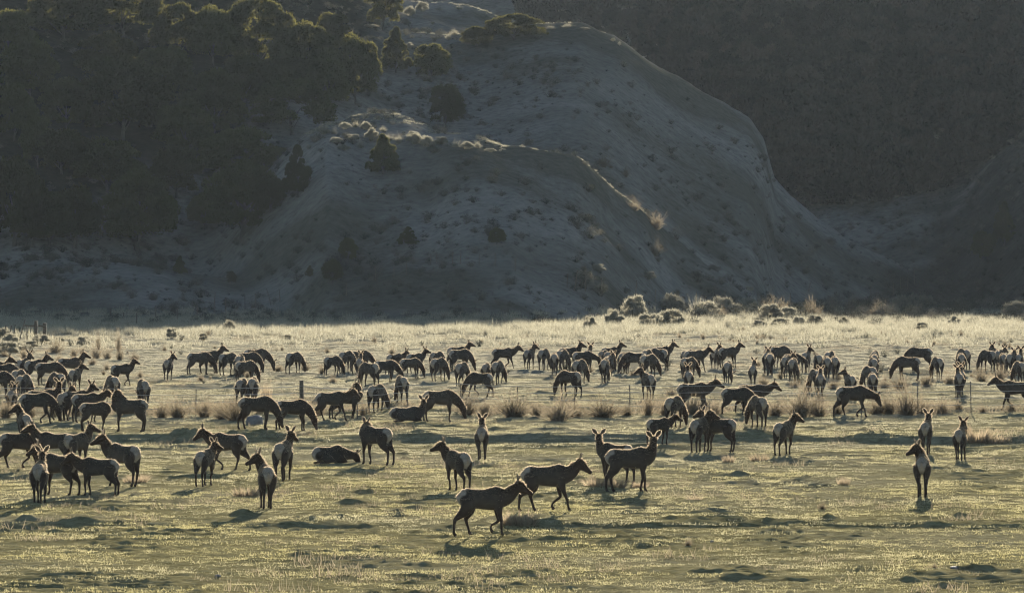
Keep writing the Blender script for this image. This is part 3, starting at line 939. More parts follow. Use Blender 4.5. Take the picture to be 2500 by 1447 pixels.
for i, (px, py, hd_, pose, yaw, legs, sc, label) in enumerate(ELK):
    X, Y, Z = pix(px, py)
    near = py > 990
    me, head = build_elk(pose, yaw, legs, i * 7 + 1, .029 if near else .036, legs == 'L')
    o = link('elk', me)
    o.location = (X, Y, Z - .015)
    o.rotation_euler = (0, 0, -math.radians(hd_))
    o.scale = (sc, sc, sc)
    tag(o, label, 'elk', HERD)
    if 'antlers' in label:
        V, Fc = [], []
        h0, hd, hu, side = head['h0'], head['hd'], head['hu'], head['side']
        for s in (1, -1):
            b = h0 + hu * .10 + side * s * .045
            mainb = [b, b + hu * .12 + side * s * .10 - hd * .05, b + hu * .32 + side * s * .24 - hd * .12, b + hu * .55 + side * s * .26 - hd * .1, b + hu * .72 + side * s * .18 - hd * .02]
            tube(mainb, [.02, .018, .015, .011, .004], None, 6, (0, 1, .3), V, Fc)
            tube([b + hu * .04, b + hu * .10 + hd * .12 + side * s * .05, b + hu * .22 + hd * .2 + side * s * .06], [.014, .010, .003], None, 5, (1, .2, 0), V, Fc)
            tube([mainb[2], mainb[2] + hd * .12 + hu * .1, mainb[2] + hd * .18 + hu * .2], [.012, .009, .003], None, 5, (1, .2, 0), V, Fc)
        an = link('antlers', new_mesh('antlers', V, Fc, True), M_ANTLER, o)
        an['label'] = 'thin spike like antlers'


# ------------------------------------------------------------------ plants: meshes shared between alike plants
def rand_dirs(r, n):
    v = r.normal(size=(n, 3))
    return v / np.linalg.norm(v, axis=1)[:, None]


def blades(base, dirs, length, width, r, bend=0.0):
    """thin triangles: base (n,3), dirs (n,3)"""
    n = len(base)
    side = np.cross(dirs, r.normal(size=(n, 3)))
    side /= np.linalg.norm(side, axis=1)[:, None] + 1e-9
    w = (np.asarray(width) * np.ones(n))[:, None] / 2
    tip = base + dirs * (np.asarray(length) * np.ones(n))[:, None]
    V = np.stack([base - side * w, base + side * w, tip], 1).reshape(-1, 3)
    Fc = np.arange(3 * n).reshape(-1, 3)
    return V, Fc


def join(parts):
    V, Fc, k = [], [], 0
    for v, f in parts:
        V.append(v); Fc.append(f + k); k += len(v)
    return np.concatenate(V), np.concatenate(Fc)


def crown_mesh(kind, seed, n=24000, big=1.0):
    """unit crown: about 1 wide, from z .1 to 1"""
    r = np.random.RandomState(seed)
    lobes = []
    for i in range(64):
        a = r.rand() * 2 * np.pi
        if kind == 'cone':
            h = r.rand() ** 1.15
            rad = (.44 * (1 - h ** 1.7) + .02) * (.35 + .65 * r.rand())
            z = .10 + .80 * h
            lr = .05 + .12 * r.rand() * (1 - .6 * h)
        elif kind == 'umbrella':
            h = r.rand()
            th = np.arccos(1 - h * 1.2)
            rad = .42 * np.sin(th); z = .34 + .56 * np.cos(th)
            lr = .09 + .08 * r.rand()
        else:
            th = np.arccos(1 - r.rand() * 1.7)
            q = .72 + .28 * r.rand()
            rad = .40 * np.sin(th) * q; z = .47 + .45 * np.cos(th) * q
            lr = .09 + .09 * r.rand()
        lobes.append((rad * np.cos(a), rad * np.sin(a), z, lr))
    lobes = np.array(lobes)
    k = r.randint(0, len(lobes), n)
    d = rand_dirs(r, n)
    d[:, 2] = np.where(d[:, 2] < -.3, -d[:, 2] * .6, d[:, 2])
    rr = lobes[k, 3] * (.55 + .5 * r.rand(n) ** .6)
    P = lobes[k, :3] + d * rr[:, None] * np.array([1, 1, .8])
    dr = d * .6 + np.array([0, 0, .75]) + .45 * r.normal(size=(n, 3))
    dr /= np.linalg.norm(dr, axis=1)[:, None]
    V, Fc = blades(P - dr * .012, dr, (.022 + .028 * r.rand(n)) * big, (.016 + .012 * r.rand(n)) * big, r)
    return V, Fc


def trunk_mesh(seed, top=.62):
    r = random.Random(seed)
    V, Fc = [], []
    lean = r.uniform(-.05, .05)
    p0 = [(0, 0, -.03), (.006, 0, .06), (lean * .5, .01, .2), (lean, 0, top)]
    tube(p0, [.040, .031, .026, .008], None, 7, (0, 1, 0), V, Fc, side=(1, 0, 0))
    for i in range(7):
        a = i * 2.4 + r.random(); s = .08 + .05 * i
        L = r.uniform(.16, .28)
        q0 = np.array([lean * s, 0, s + .03])
        q1 = q0 + np.array([math.cos(a) * L * .45, math.sin(a) * L * .45, L * .45])
        q2 = q0 + np.array([math.cos(a) * L, math.sin(a) * L, L * 1.15])
        tube([q0, q1, q2], [.016, .011, .004], None, 5, (0, 0, 1), V, Fc)
    return V, Fc


M_JUN = leafy('juniper_foliage', [(.010, .017, .008), (.021, .032, .013), (.040, .053, .020)], .45, (.20, .18, .055), .35)
M_FARW = leafy('far_wood_foliage', [(.007, .009, .007), (.012, .014, .010), (.020, .021, .014)], .25, None, .15)
M_BARK = plain('juniper_bark', (.075, .068, .058), .35, 5)
M_SAGE = leafy('sagebrush_leaf', [(.07, .075, .06), (.13, .135, .11), (.22, .22, .18)], .5, (.50, .46, .34), 2.5)
M_TWIG = leafy('willow_twigs', [(.055, .046, .034), (.10, .085, .063), (.18, .153, .115)], .4, (.40, .33, .22), 2.0)
M_REED = leafy('tall_dry_grass', [(.15, .12, .08), (.24, .20, .14), (.34, .29, .20)], .5, (.48, .38, .25), 3.0)
M_SCRUB = leafy('hill_scrub', [(.035, .04, .03), (.065, .065, .05), (.11, .105, .085)], .3, None, .6)
M_WOOD = plain('weathered_wood', (.12, .095, .07), .4, 9)
M_STEEL = plain('rusty_post_steel', (.07, .055, .045), .3, 14, .6, .4)
M_WIRE = plain('galvanised_wire', (.42, .40, .36), .2, 20, .35, .6)
M_ROCK = plain('grey_rock', (.20, .195, .185), .3, 3)

CROWNS = {}
for kind in ('dome', 'umbrella', 'cone'):
    CROWNS[kind] = []
    for s in range(3 if kind != 'cone' else 2):
        V, Fc = crown_mesh(kind, 11 + s * 5 + len(kind))
        me = new_mesh('crown_' + kind, V, Fc); me.materials.append(M_JUN)
        CROWNS[kind].append(me)
FARC = []
for s in range(3):
    V, Fc = crown_mesh('dome', 70 + s, 2600, 3.6)
    me = new_mesh('far_crown', V, Fc); me.materials.append(M_FARW); FARC.append(me)
TRUNKS = []
for s in range(3):
    V, Fc = trunk_mesh(s)
    me = new_mesh('trunk', V, Fc, True); me.materials.append(M_BARK)
    TRUNKS.append(me)

# column, top row, base row, width, shape, label
TREES = [
 (335, 420, 612, 205, 'dome', 'big round juniper with a pale forked trunk, lowest on the left slope'),
 (182, 455, 605, 150, 'dome', 'juniper with a straight pale trunk left of the big round one'),
 (120, 470, 600, 130, 'dome', 'juniper with a crooked pale trunk, left of the straight trunked one'),
 (35, 385, 600, 170, 'dome', 'dark juniper at the left edge at the foot of the slope'),
 (592, 400, 578, 195, 'dome', 'broad dark juniper right of the big round one, at the foot of the slope'),
 (727, 345, 478, 78, 'cone', 'slim pointed juniper at the left end of the sunlit sage ridge'),
 (590, 312, 450, 215, 'umbrella', 'wide layered juniper above the broad dark one'),
 (712, 188, 330, 185, 'umbrella', 'umbrella shaped juniper with a golden rim, alone at the right of the wood'),
 (262, 336, 470, 172, 'umbrella', 'domed juniper with a thin bright rim above the big round one'),
 (300, 140, 340, 245, 'dome', 'large stepped juniper in the middle of the wooded slope'),
 (262, 78, 190, 150, 'umbrella', 'juniper with a grey sunlit tuft at its right side, high on the slope'),
 (72, 98, 250, 152, 'dome', 'feathery pale green tree high at the left edge'),
 (35, 205, 345, 110, 'dome', 'juniper at the left edge below the feathery pale tree'),
 (92, 282, 410, 85, 'dome', 'small juniper below the left edge ones'),
 (438, 8, 140, 130, 'umbrella', 'leftmost juniper of the sunlit row near the top'),
 (520, 18, 160, 130, 'dome', 'second juniper of the sunlit row near the top'),
 (630, -8, 170, 190, 'umbrella', 'widest juniper of the sunlit row near the top'),
 (745, 55, 215, 170, 'umbrella', 'juniper at the right of the sunlit row near the top'),
 (812, 28, 130, 90, 'dome', 'paler juniper behind the right of the sunlit row'),
 (868, 88, 255, 130, 'dome', 'dark juniper beside the bare upper slope'),
 (966, 62, 178, 82, 'cone', 'bushy cone juniper on the saddle left of the bare crest'),
 (1052, 105, 195, 100, 'dome', 'low dark juniper at the notch below the bare crest'),
 (935, -75, 76, 100, 'dome', 'tall juniper with a visible trunk at the top, cut by the picture edge'),
 (1165, 64, 116, 78, 'dome', 'small juniper on the crest left of the crest thicket'),
 (1255, 32, 100, 145, 'umbrella', 'wide low juniper thicket on the bare crest'),
 (1088, 203, 312, 92, 'dome', 'lone grey juniper in the hollow of the bare slope'),
 (935, 322, 425, 88, 'cone', 'juniper standing in the sagebrush of the sunlit ridge'),
 (850, 580, 640, 48, 'dome', 'small bushy juniper on the lower slope, upper of two alike'),
 (996, 550, 600, 50, 'cone', 'small juniper in the middle of the lower bare slope'),
 (811, 632, 692, 52, 'dome', 'small bushy juniper just below its twin on the lower slope'),
 (440, 622, 670, 38, 'cone', 'small upright juniper right below the big round one'),
 (1213, 556, 600, 46, 'dome', 'faint small juniper right of centre on the lower slope'),
 (565, 660, 692, 26, 'dome', 'tiny juniper on the left mound'),
 (757, 645, 675, 28, 'cone', 'tiny juniper left of the lower bushy twin'),
 (520, 170, 345, 165, 'dome', 'dark juniper in the shaded middle of the wood'),
 (155, -40, 100, 210, 'dome', 'juniper cut by the top edge at the upper left'),
 (300, -50, 90, 190, 'umbrella', 'juniper at the top edge left of the sunlit row'),
 (450, 245, 385, 150, 'dome', 'shaded juniper between the stepped one and the umbrella shaped one'),
 (150, 312, 425, 160, 'dome', 'shaded juniper below the large stepped one at the left'),
 (430, 355, 485, 140, 'dome', 'shaded juniper between the rimmed dome and the wide layered one'),
 (600, 130, 270, 150, 'dome', 'shaded juniper under the sunlit row'),
 (690, 130, 250, 130, 'dome', 'shaded juniper up left of the golden rimmed umbrella'),
 (800, 130, 270, 120, 'dome', 'shaded juniper up right of the golden rimmed umbrella'),
 (160, 190, 320, 130, 'dome', 'shaded juniper between the feathery pale tree and the stepped one'),
 (20, 20, 150, 150, 'dome', 'shaded juniper in the top left corner'),
 (400, 110, 240, 150, 'dome', 'shaded juniper under the left of the sunlit row'),
 (500, 470, 560, 90, 'dome', 'low juniper between the big round and the broad dark one'),
 (660, 430, 520, 90, 'dome', 'juniper with one sunlit tuft right of the broad dark one'),
 (80, 500, 600, 110, 'umbrella', 'low spreading juniper behind the crooked trunked one'),
 (2452, 488, 600, 70, 'cone', 'dark upright juniper by the right edge'),
 (2400, 560, 640, 60, 'dome', 'bushy juniper left below the right edge one'),
]
tr = random.Random(5)
for i, (px, ty, by, w, kind, label) in enumerate(TREES):
    X, Y, Z = pix(px, by)
    s = F / Y
    h = (by - ty) / s; wd = w / s
    e = bpy.data.objects.new('juniper_tree', None); COL.objects.link(e)
    e.empty_display_size = .5
    e.location = (X, Y, Z - .1); e.rotation_euler = (0, 0, tr.random() * 6.28)
    e.scale = (wd * 1.06, wd * 1.0, h * 1.02)
    tag(e, label, 'tree', 'junipers on the slope')
    c = link('crown', tr.choice(CROWNS[kind]), None, e)
    t = link('trunk', tr.choice(TRUNKS), None, e)
    if kind == 'cone':
        t.scale = (.7, .7, .8)
    elif i > 4:
        t.scale = (.65, .65, .8)


# shrubs
def twiggy(seed, n=230):
    r = np.random.RandomState(seed)
    a = r.rand(n) * 2 * np.pi
    tilt = r.rand(n) ** .8 * 1.2
    d = np.stack([np.sin(tilt) * np.cos(a), np.sin(tilt) * np.sin(a), np.cos(tilt)], 1)
    b = np.stack([r.normal(size=n) * .09, r.normal(size=n) * .09, np.zeros(n) - .02], 1)
    L = (.4 + .6 * r.rand(n)) * (1 + .35 * np.sin(a * 2 + seed) * np.sin(a * 3 + 2 * seed))
    p = [blades(b, d, L, .022, r)]
    k = r.randint(0, n, n * 2)
    s = .25 + .65 * r.rand(n * 2)
    b2 = b[k] + d[k] * (L[k] * s)[:, None]
    d2 = d[k] + .55 * r.normal(size=(n * 2, 3)); d2 /= np.linalg.norm(d2, axis=1)[:, None]
    p.append(blades(b2, d2, .12 + .18 * r.rand(n * 2), .016, r))
    V, Fc = join(p)
    V[:, :2] *= .55
    return V, Fc


def sage(seed, n=3600):
    r = np.random.RandomState(seed)
    lob = []
    for i in range(30):
        a = r.rand() * 2 * np.pi; q = r.rand() ** .5 * .40
        lob.append((q * math.cos(a), q * math.sin(a), .12 + .70 * (1 - (q / .46) ** 2) * r.rand() ** .6, .10 + .10 * r.rand()))
    lob = np.array(lob)
    k = r.randint(0, len(lob), n)
    d = rand_dirs(r, n); d[:, 2] = np.abs(d[:, 2]) * 1.0 - .15
    P = lob[k, :3] + d * (lob[k, 3] * (.5 + .5 * r.rand(n)))[:, None]
    dr = d * .5 + np.array([0, 0, .9]) + .35 * r.normal(size=(n, 3)); dr /= np.linalg.norm(dr, axis=1)[:, None]
    p = [blades(P, dr, .05 + .14 * r.rand(n) ** 2, .022, r)]
    m = 40
    b = r.normal(size=(m, 3)) * np.array([.07, .07, 0])
    t = lob[r.randint(0, len(lob), m), :3]
    dd = t - b; LL = np.linalg.norm(dd, axis=1); dd /= LL[:, None]
    p.append(blades(b, dd, LL, .05, r))
    return join(p)


def tussock(seed, n=260):
    r = np.random.RandomState(seed)
    a = r.rand(n) * 2 * np.pi
    q = r.rand(n) ** .5 * .42
    tilt = .08 + .5 * r.rand(n) * q / .42
    d = np.stack([np.sin(tilt) * np.cos(a), np.sin(tilt) * np.sin(a), np.cos(tilt)], 1)
    b = np.stack([q * np.cos(a), q * np.sin(a), np.zeros(n) - .02], 1)
    return blades(b, d, .4 + .6 * r.rand(n), .03, r)


def mk(fn, seeds, mat, nm):
    out = []
    for s in seeds:
        V, Fc = fn(s)
        me = new_mesh(nm, V, Fc); me.materials.append(mat); out.append(me)
    return out


TW = mk(twiggy, (1, 2, 3, 4), M_TWIG, 'twiggy_shrub')
SG = mk(sage, (1, 2, 3, 4), M_SAGE, 'sagebrush')
RB = mk(twiggy, (5, 6, 7), M_SAGE, 'rabbitbrush')
TU = mk(tussock, (1, 2, 3), M_REED, 'grass_tussock')
ORD = ['first', 'second', 'third', 'fourth', 'fifth', 'sixth', 'seventh', 'eighth', 'ninth', 'tenth', 'eleventh', 'twelfth', 'thirteenth',
       'fourteenth', 'fifteenth', 'sixteenth', 'seventeenth', 'eighteenth', 'nineteenth', 'twentieth', 'twenty first', 'twenty second',
       'twenty third', 'twenty fourth', 'twenty fifth', 'twenty sixth', 'twenty seventh', 'twenty eighth', 'twenty ninth', 'thirtieth',
       'thirty first', 'thirty second', 'thirty third', 'thirty fourth', 'thirty fifth', 'thirty sixth']
sr = random.Random(9)


def plants(rows, meshes, name, cat, label, group):
    for i, (px, py, w, h) in enumerate(sorted(rows)):
        X, Y, Z = pix(px, py)
        s = F / Y
        o = link(name, sr.choice(meshes))
        o.location = (X, Y, Z - .02); o.rotation_euler = (0, 0, sr.random() * 6.28)
        k = 1.25 if name == 'fence_shrub' else (.8 if name == 'frosted_sagebrush' else 1.0)
        o.scale = (w / s * k, w / s * k, h / s * (1.0 if name == 'fence_shrub' else sr.uniform(.8, 1.25)))
        tag(o, label % ORD[i], cat, group)


plants([(15, 1022, 70, 60), (70, 1020, 80, 55), (128, 1018, 70, 50), (190, 1018, 70, 50), (395, 1022, 70, 55), (435, 1022, 90, 62), (500, 1020, 80, 60), (545, 1024, 100, 62), (578, 1028, 110, 78),
        (735, 1008, 95, 70), (775, 1016, 60, 45), (886, 1014, 40, 48), (990, 1010, 60, 42), (1010, 1016, 45, 30), (1140, 1018, 95, 66), (1185, 1018, 70, 60), (1255, 1020, 140, 82), (1310, 1020, 70, 50),
        (1362, 1028, 130, 78), (1405, 1020, 70, 45), (1470, 1020, 140, 62), (1530, 1016, 60, 40), (1582, 1014, 50, 72), (1622, 1014, 50, 60), (1690, 1014, 80, 58), (1745, 1014, 80, 50),
        (1893, 1016, 80, 52), (1952, 1018, 130, 95), (2000, 1016, 90, 62), (2045, 1012, 60, 45), (2140, 1012, 90, 50), (2170, 1012, 80, 58), (2215, 1014, 120, 95), (2252, 1010, 60, 50), (2298, 1010, 70, 48)],
       TW, 'fence_shrub', 'shrub', 'bare twiggy brown shrub along the wire fence, %s from the left', 'shrubs along the wire fence')
plants([(12, 868, 70, 42), (45, 862, 60, 36), (70, 850, 50, 30), (25, 845, 50, 32), (205, 846, 38, 34), (100, 842, 50, 35), (8, 832, 50, 30)],
       SG, 'sagebrush', 'shrub', 'grey green sagebrush at the left edge of the pasture, %s from the left', 'sagebrush by the old gate posts')
plants([(135, 864, 80, 46), (240, 855, 22, 55), (290, 862, 26, 62), (235, 876, 60, 40), (262, 878, 50, 40), (142, 890, 40, 30), (180, 872, 40, 26), (225, 893, 45, 30), (330, 880, 50, 30), (60, 878, 50, 30),
        (12, 872, 40, 22), (292, 880, 40, 50)],
       TW, 'brown_shrub', 'shrub', 'dry brown shrub in the upper left pasture, %s from the left', 'dry shrubs in the upper left pasture')
plants([(1440, 806, 46, 42), (1500, 798, 62, 50), (1546, 782, 86, 60), (1590, 800, 90, 52), (1640, 800, 84, 60), (1668, 792, 60, 42), (1702, 780, 90, 56), (1730, 800, 60, 34), (1768, 772, 100, 62), (1816, 790, 48, 46),
        (1775, 806, 70, 32), (1855, 806, 60, 34), (1906, 800, 64, 42), (1952, 796, 50, 28), (1992, 798, 64, 44), (2060, 800, 44, 26), (2130, 800, 46, 28), (2252, 806, 40, 30), (1185, 822, 44, 28), (1880, 784, 80, 50),
        (2330, 800, 50, 28), (420, 830, 40, 32), (497, 832, 28, 22), (700, 832, 34, 26), (560, 812, 46, 30), (1640, 765, 90, 44), (1545, 760, 70, 40)],
       SG + SG + RB[:1], 'frosted_sagebrush', 'shrub', 'pale frosted sagebrush along the far edge of the pasture, %s from the left', 'sagebrush along the far pasture edge')
plants([(768, 345, 34, 24), (790, 330, 36, 22), (815, 328, 34, 20), (842, 316, 36, 20), (868, 312, 36, 20), (822, 352, 38, 24), (858, 345, 40, 26), (893, 318, 34, 20), (908, 345, 42, 30), (880, 362, 40, 22), (948, 345, 44, 26),
        (972, 352, 40, 22), (1012, 354, 48, 26), (1042, 360, 46, 26), (1075, 352, 40, 20), (1112, 360, 48, 22), (1140, 366, 44, 22), (1165, 362, 36, 18), (1195, 372, 34, 14), (755, 365, 34, 22), (1010, 338, 36, 18), (935, 322, 30, 16),
        (840, 368, 36, 20), (1060, 374, 40, 18)],
       SG + RB, 'ridge_sagebrush', 'shrub', 'sunlit pale sagebrush on the ridge crest, %s from the left', 'sagebrush on the sunlit ridge crest')
plants([(1000, 40, 34, 24), (1032, 30, 34, 28), (990, 62, 30, 20), (1072, 26, 40, 12), (1120, 24, 40, 10), (1345, 72, 44, 14), (1385, 70, 46, 12), (1425, 74, 40, 10), (1095, 98, 34, 26), (1110, 88, 28, 20), (1496, 102, 14, 14), (1512, 112, 10, 10),
        (1000, 122, 30, 22), (970, 48, 30, 16), (950, 66, 40, 14), (905, 70, 44, 12)],
       SG + RB, 'crest_sagebrush', 'shrub', 'sunlit brush on the upper crest, %s from the left', 'brush on the upper crest')
plants([(1275, 1285, 78, 42), (1240, 1280, 40, 36), (2380, 1078, 90, 36), (2430, 1082, 60, 26), (2362, 1058, 20, 26), (1460, 1192, 70, 30), (1500, 1192, 60, 28), (1560, 1190, 40, 24), (650, 990, 26, 66), (665, 1008, 24, 56), (635, 1012, 24, 52),
        (1855, 1125, 44, 26), (1695, 1222, 36, 20), (600, 1210, 60, 24), (330, 1178, 60, 20), (1430, 1184, 40, 20), (2060, 1185, 30, 22), (340, 1170, 50, 24), (1780, 1130, 30, 20)],
       TU, 'grass_tussock', 'grass tussock', 'tussock of tall dry grass in the pasture, %s from the left', 'dry grass tussocks')
plants([(2160, 946, 70, 34), (2198, 950, 90, 36), (2262, 944, 76, 36), (2318, 938, 70, 34), (2398, 932, 70, 44), (2440, 928, 70, 38), (1548, 918, 50, 22), (1970, 955, 60, 30), (2035, 950, 60, 28), (1865, 945, 60, 34), (680, 908, 60, 26), (745, 905, 50, 24),
        (490, 930, 40, 22), (812, 935, 40, 28), (1940, 946, 50, 28), (2340, 1000, 50, 26), (2400, 1008, 50, 26), (1680, 1330, 38, 22), (2008, 1242, 40, 22), (2282, 1392, 26, 26), (2470, 1005, 60, 32), (1640, 965, 60, 32)],
       TW, 'low_shrub', 'shrub', 'low dry shrub out in the pasture, %s from the left', 'low shrubs in the pasture')


# ------------------------------------------------------------------ fences, posts, rock
def box_post(name, base, h, w, mat, parent, lean=(0, 0), top=None):
    V, Fc = [], []
    x, y, z = base
    tube([(x, y, z - .3), (x + lean[0] * .5, y + lean[1] * .5, z + h * .5), (x + lean[0], y + lean[1], z + h)], [w, w * .95, w * .9], None, 7, (0, 1, 0), V, Fc, side=(1, 0, 0))
    return link(name, new_mesh(name, V, Fc), mat, parent)


fence = bpy.data.objects.new('wire_fence', None); COL.objects.link(fence)
tag(fence, 'barbed wire fence with thin steel posts crossing the whole pasture', 'fence')
POSTS = [(-120, 1020, 75, 0), (56, 1017, 62, 0), (205, 1017, 62, 0), (356, 1024, 60, 0), (478, 1017, 68, 0), (600, 1018, 62, 0), (737, 1012, 84, 1), (873, 1022, 76, 0), (995, 1012, 68, 0), (1125, 1014, 70, 0), (1264, 1012, 70, 0), (1402, 1014, 72, 0), (1538, 1014, 74, 0),
         (1680, 1014, 74, 0), (1825, 1012, 70, 0), (1969, 1012, 72, 0), (2104, 1012, 72, 0), (2239, 1010, 76, 0), (2371, 1010, 78, 0), (2510, 1010, 78, 0), (2660, 1010, 78, 0)]
fp = []
for (px, py, h, wood) in POSTS:
    X, Y, Z = pix(px, py)
    hm = h / (F / Y)
    p = box_post('post', (X, Y, Z), hm, .115 if wood else .026, M_WOOD if wood else M_STEEL, fence, (sr.uniform(-.04, .04), 0))
    if wood:
        p['label'] = 'thick dark wooden post of the wire fence'
    fp.append((X, Y, Z, hm))
for k, f in enumerate((.93, .72, .5, .28)):
    V, Fc = [], []
    pts = []
    for i in range(len(fp) - 1):
        a, b = fp[i], fp[i + 1]
        for t in (0, .25, .5, .75):
            sag = -.03 * 4 * t * (1 - t)
            pts.append((a[0] + (b[0] - a[0]) * t, a[1] + (b[1] - a[1]) * t - .04, a[2] + (b[2] - a[2]) * t + 1.5 * f + sag))
    tube(pts, .011, None, 4, (0, 0, 1), V, Fc)
    link('wire', new_mesh('wire', V, Fc), M_WIRE, fence)


def far_fence(label, posts):
    e = bpy.data.objects.new('hill_fence', None); COL.objects.link(e)
    tag(e, label, 'fence', 'old fences on the hill')
    pp = []
    for (px, ty, by, lean) in posts:
        X, Y, Z = pix(px, by)
        h = max(1.1, min(2.2, (by - ty) / (F / Y)))
        box_post('post', (X, Y, Z), h, .055, M_WOOD, e, (lean, 0))
        pp.append((X, Y, Z, h))
    for f in (.55, .9):
        V, Fc = [], []
        tube([(p[0], p[1] - .06, p[2] + 1.3 * f) for p in pp], .004, None, 4, (0, 0, 1), V, Fc)
        link('wire', new_mesh('wire', V, Fc), M_STEEL, e)


far_fence('old wire fence at the foot of the left mound', [(270, 758, 780, 0), (302, 764, 790, 0), (333, 764, 797, .05), (380, 748, 790, 0), (433, 752, 790, 0), (480, 750, 786, .1)])
far_fence('crooked post fence climbing beside the small knoll, one post leaning', [(522, 714, 763, .15), (551, 727, 760, 0), (598, 720, 748, 0), (624, 716, 752, 0), (663, 704, 744, -.55), (684, 706, 738, -.1)])
far_fence('faint fence crossing the middle of the lower slope', [(846, 690, 722, 0), (917, 652, 688, 0), (962, 650, 682, 0), (992, 643, 674, 0), (1051, 618, 646, .05), (1066, 618, 646, 0), (1105, 616, 645, 0), (1123, 618, 648, .1), (1170, 620, 648, 0), (1209, 618, 652, 0), (1258, 628, 664, 0)])
far_fence('fence with slanting posts at the foot of the spur, centre right', [(1384, 668, 703, .1), (1402, 660, 710, .35), (1429, 680, 712, 0), (1468, 678, 714, .05), (1552, 686, 722, .1), (1600, 705, 735, 0)])
far_fence('fence at the foot of the bare nose on the right', [(1640, 715, 750, 0), (1700, 712, 745, 0), (1770, 710, 742, 0), (1850, 715, 742, 0), (1930, 716, 742, 0), (1972, 686, 712, .5), (2050, 716, 745, 0), (2125, 700, 728, .05), (2180, 690, 722, .1), (2198, 672, 712, 0), (2216, 664, 706, .05), (2232, 655, 694, 0)])

gate = bpy.data.objects.new('old_gate_posts', None); COL.objects.link(gate)
tag(gate, 'pair of squat wooden brace posts with a rail at the left pasture edge', 'gate posts')
gp = []
for px, ty in ((88, 783), (109, 787)):
    X, Y, Z = pix(px, 838)
    gp.append((X, Y, Z))
    box_post('post', (X, Y, Z), (838 - ty) / (F / Y), .16, M_WOOD, gate)
V, Fc = [], []
tube([(gp[0][0] - 1.0, gp[0][1] - .2, gp[0][2] + 1.45), (gp[1][0] + .1, gp[1][1] - .2, gp[1][2] + 1.45)], .06, None, 7, (0, 0, 1), V, Fc)
link('rail', new_mesh('rail', V, Fc), M_WOOD, gate)
for i, (px, ty, lean) in enumerate(((6, 784, .3), (18, 786, .35), (30, 784, .25), (44, 768, .6), (66, 788, .0))):
    X, Y, Z = pix(px, 840)
    o = bpy.data.objects.new('leaning_stake', None); COL.objects.link(o)
    bx_ = box_post('stake', (0, 0, 0), (836 - ty) / (F / Y) * .9, .045, M_WOOD, o, (lean, 0))
    o.location = (X, Y, Z)
    tag(o, 'thin leaning stake left of the old gate posts, %s from the left' % ORD[i], 'stake', 'leaning stakes')


def rock(px, py, w, h, label, seed):
    r = np.random.RandomState(seed)
    X, Y, Z = pix(px, py)
    s = F / Y
    import bmesh
    bm = bmesh.new()
    bmesh.ops.create_icosphere(bm, subdivisions=3, radius=.5)
    for v in bm.verts:
        c = v.co
        n_ = float(noise(c.x * 2.3 + seed, c.y * 2.3 + c.z * 1.7))
        k = max(abs(c.x), abs(c.y), abs(c.z)) ** .45
        v.co = c * (.78 / max(k, .3)) * (1 + .22 * n_)
    me = bpy.data.meshes.new('rock'); bm.to_mesh(me); bm.free()
    o = link('rock', me, M_ROCK)
    o.scale = (w / s, w / s * .8, h / s * 1.5); o.location = (X, Y, Z + .1 * h / s); o.rotation_euler = (0, 0, seed)
    tag(o, label, 'rock')


rock(622, 1036, 38, 22, 'squat grey rock behind the legs of a grazing elk', 3)
rock(2330, 1394, 22, 5, 'small flat pale stone at the lower right', 5)
rock(1738, 1322, 12, 6, 'small pale stone at the lower centre right', 8)
rock(532, 1406, 14, 5, 'small pale stone at the lower left of the pasture', 9)


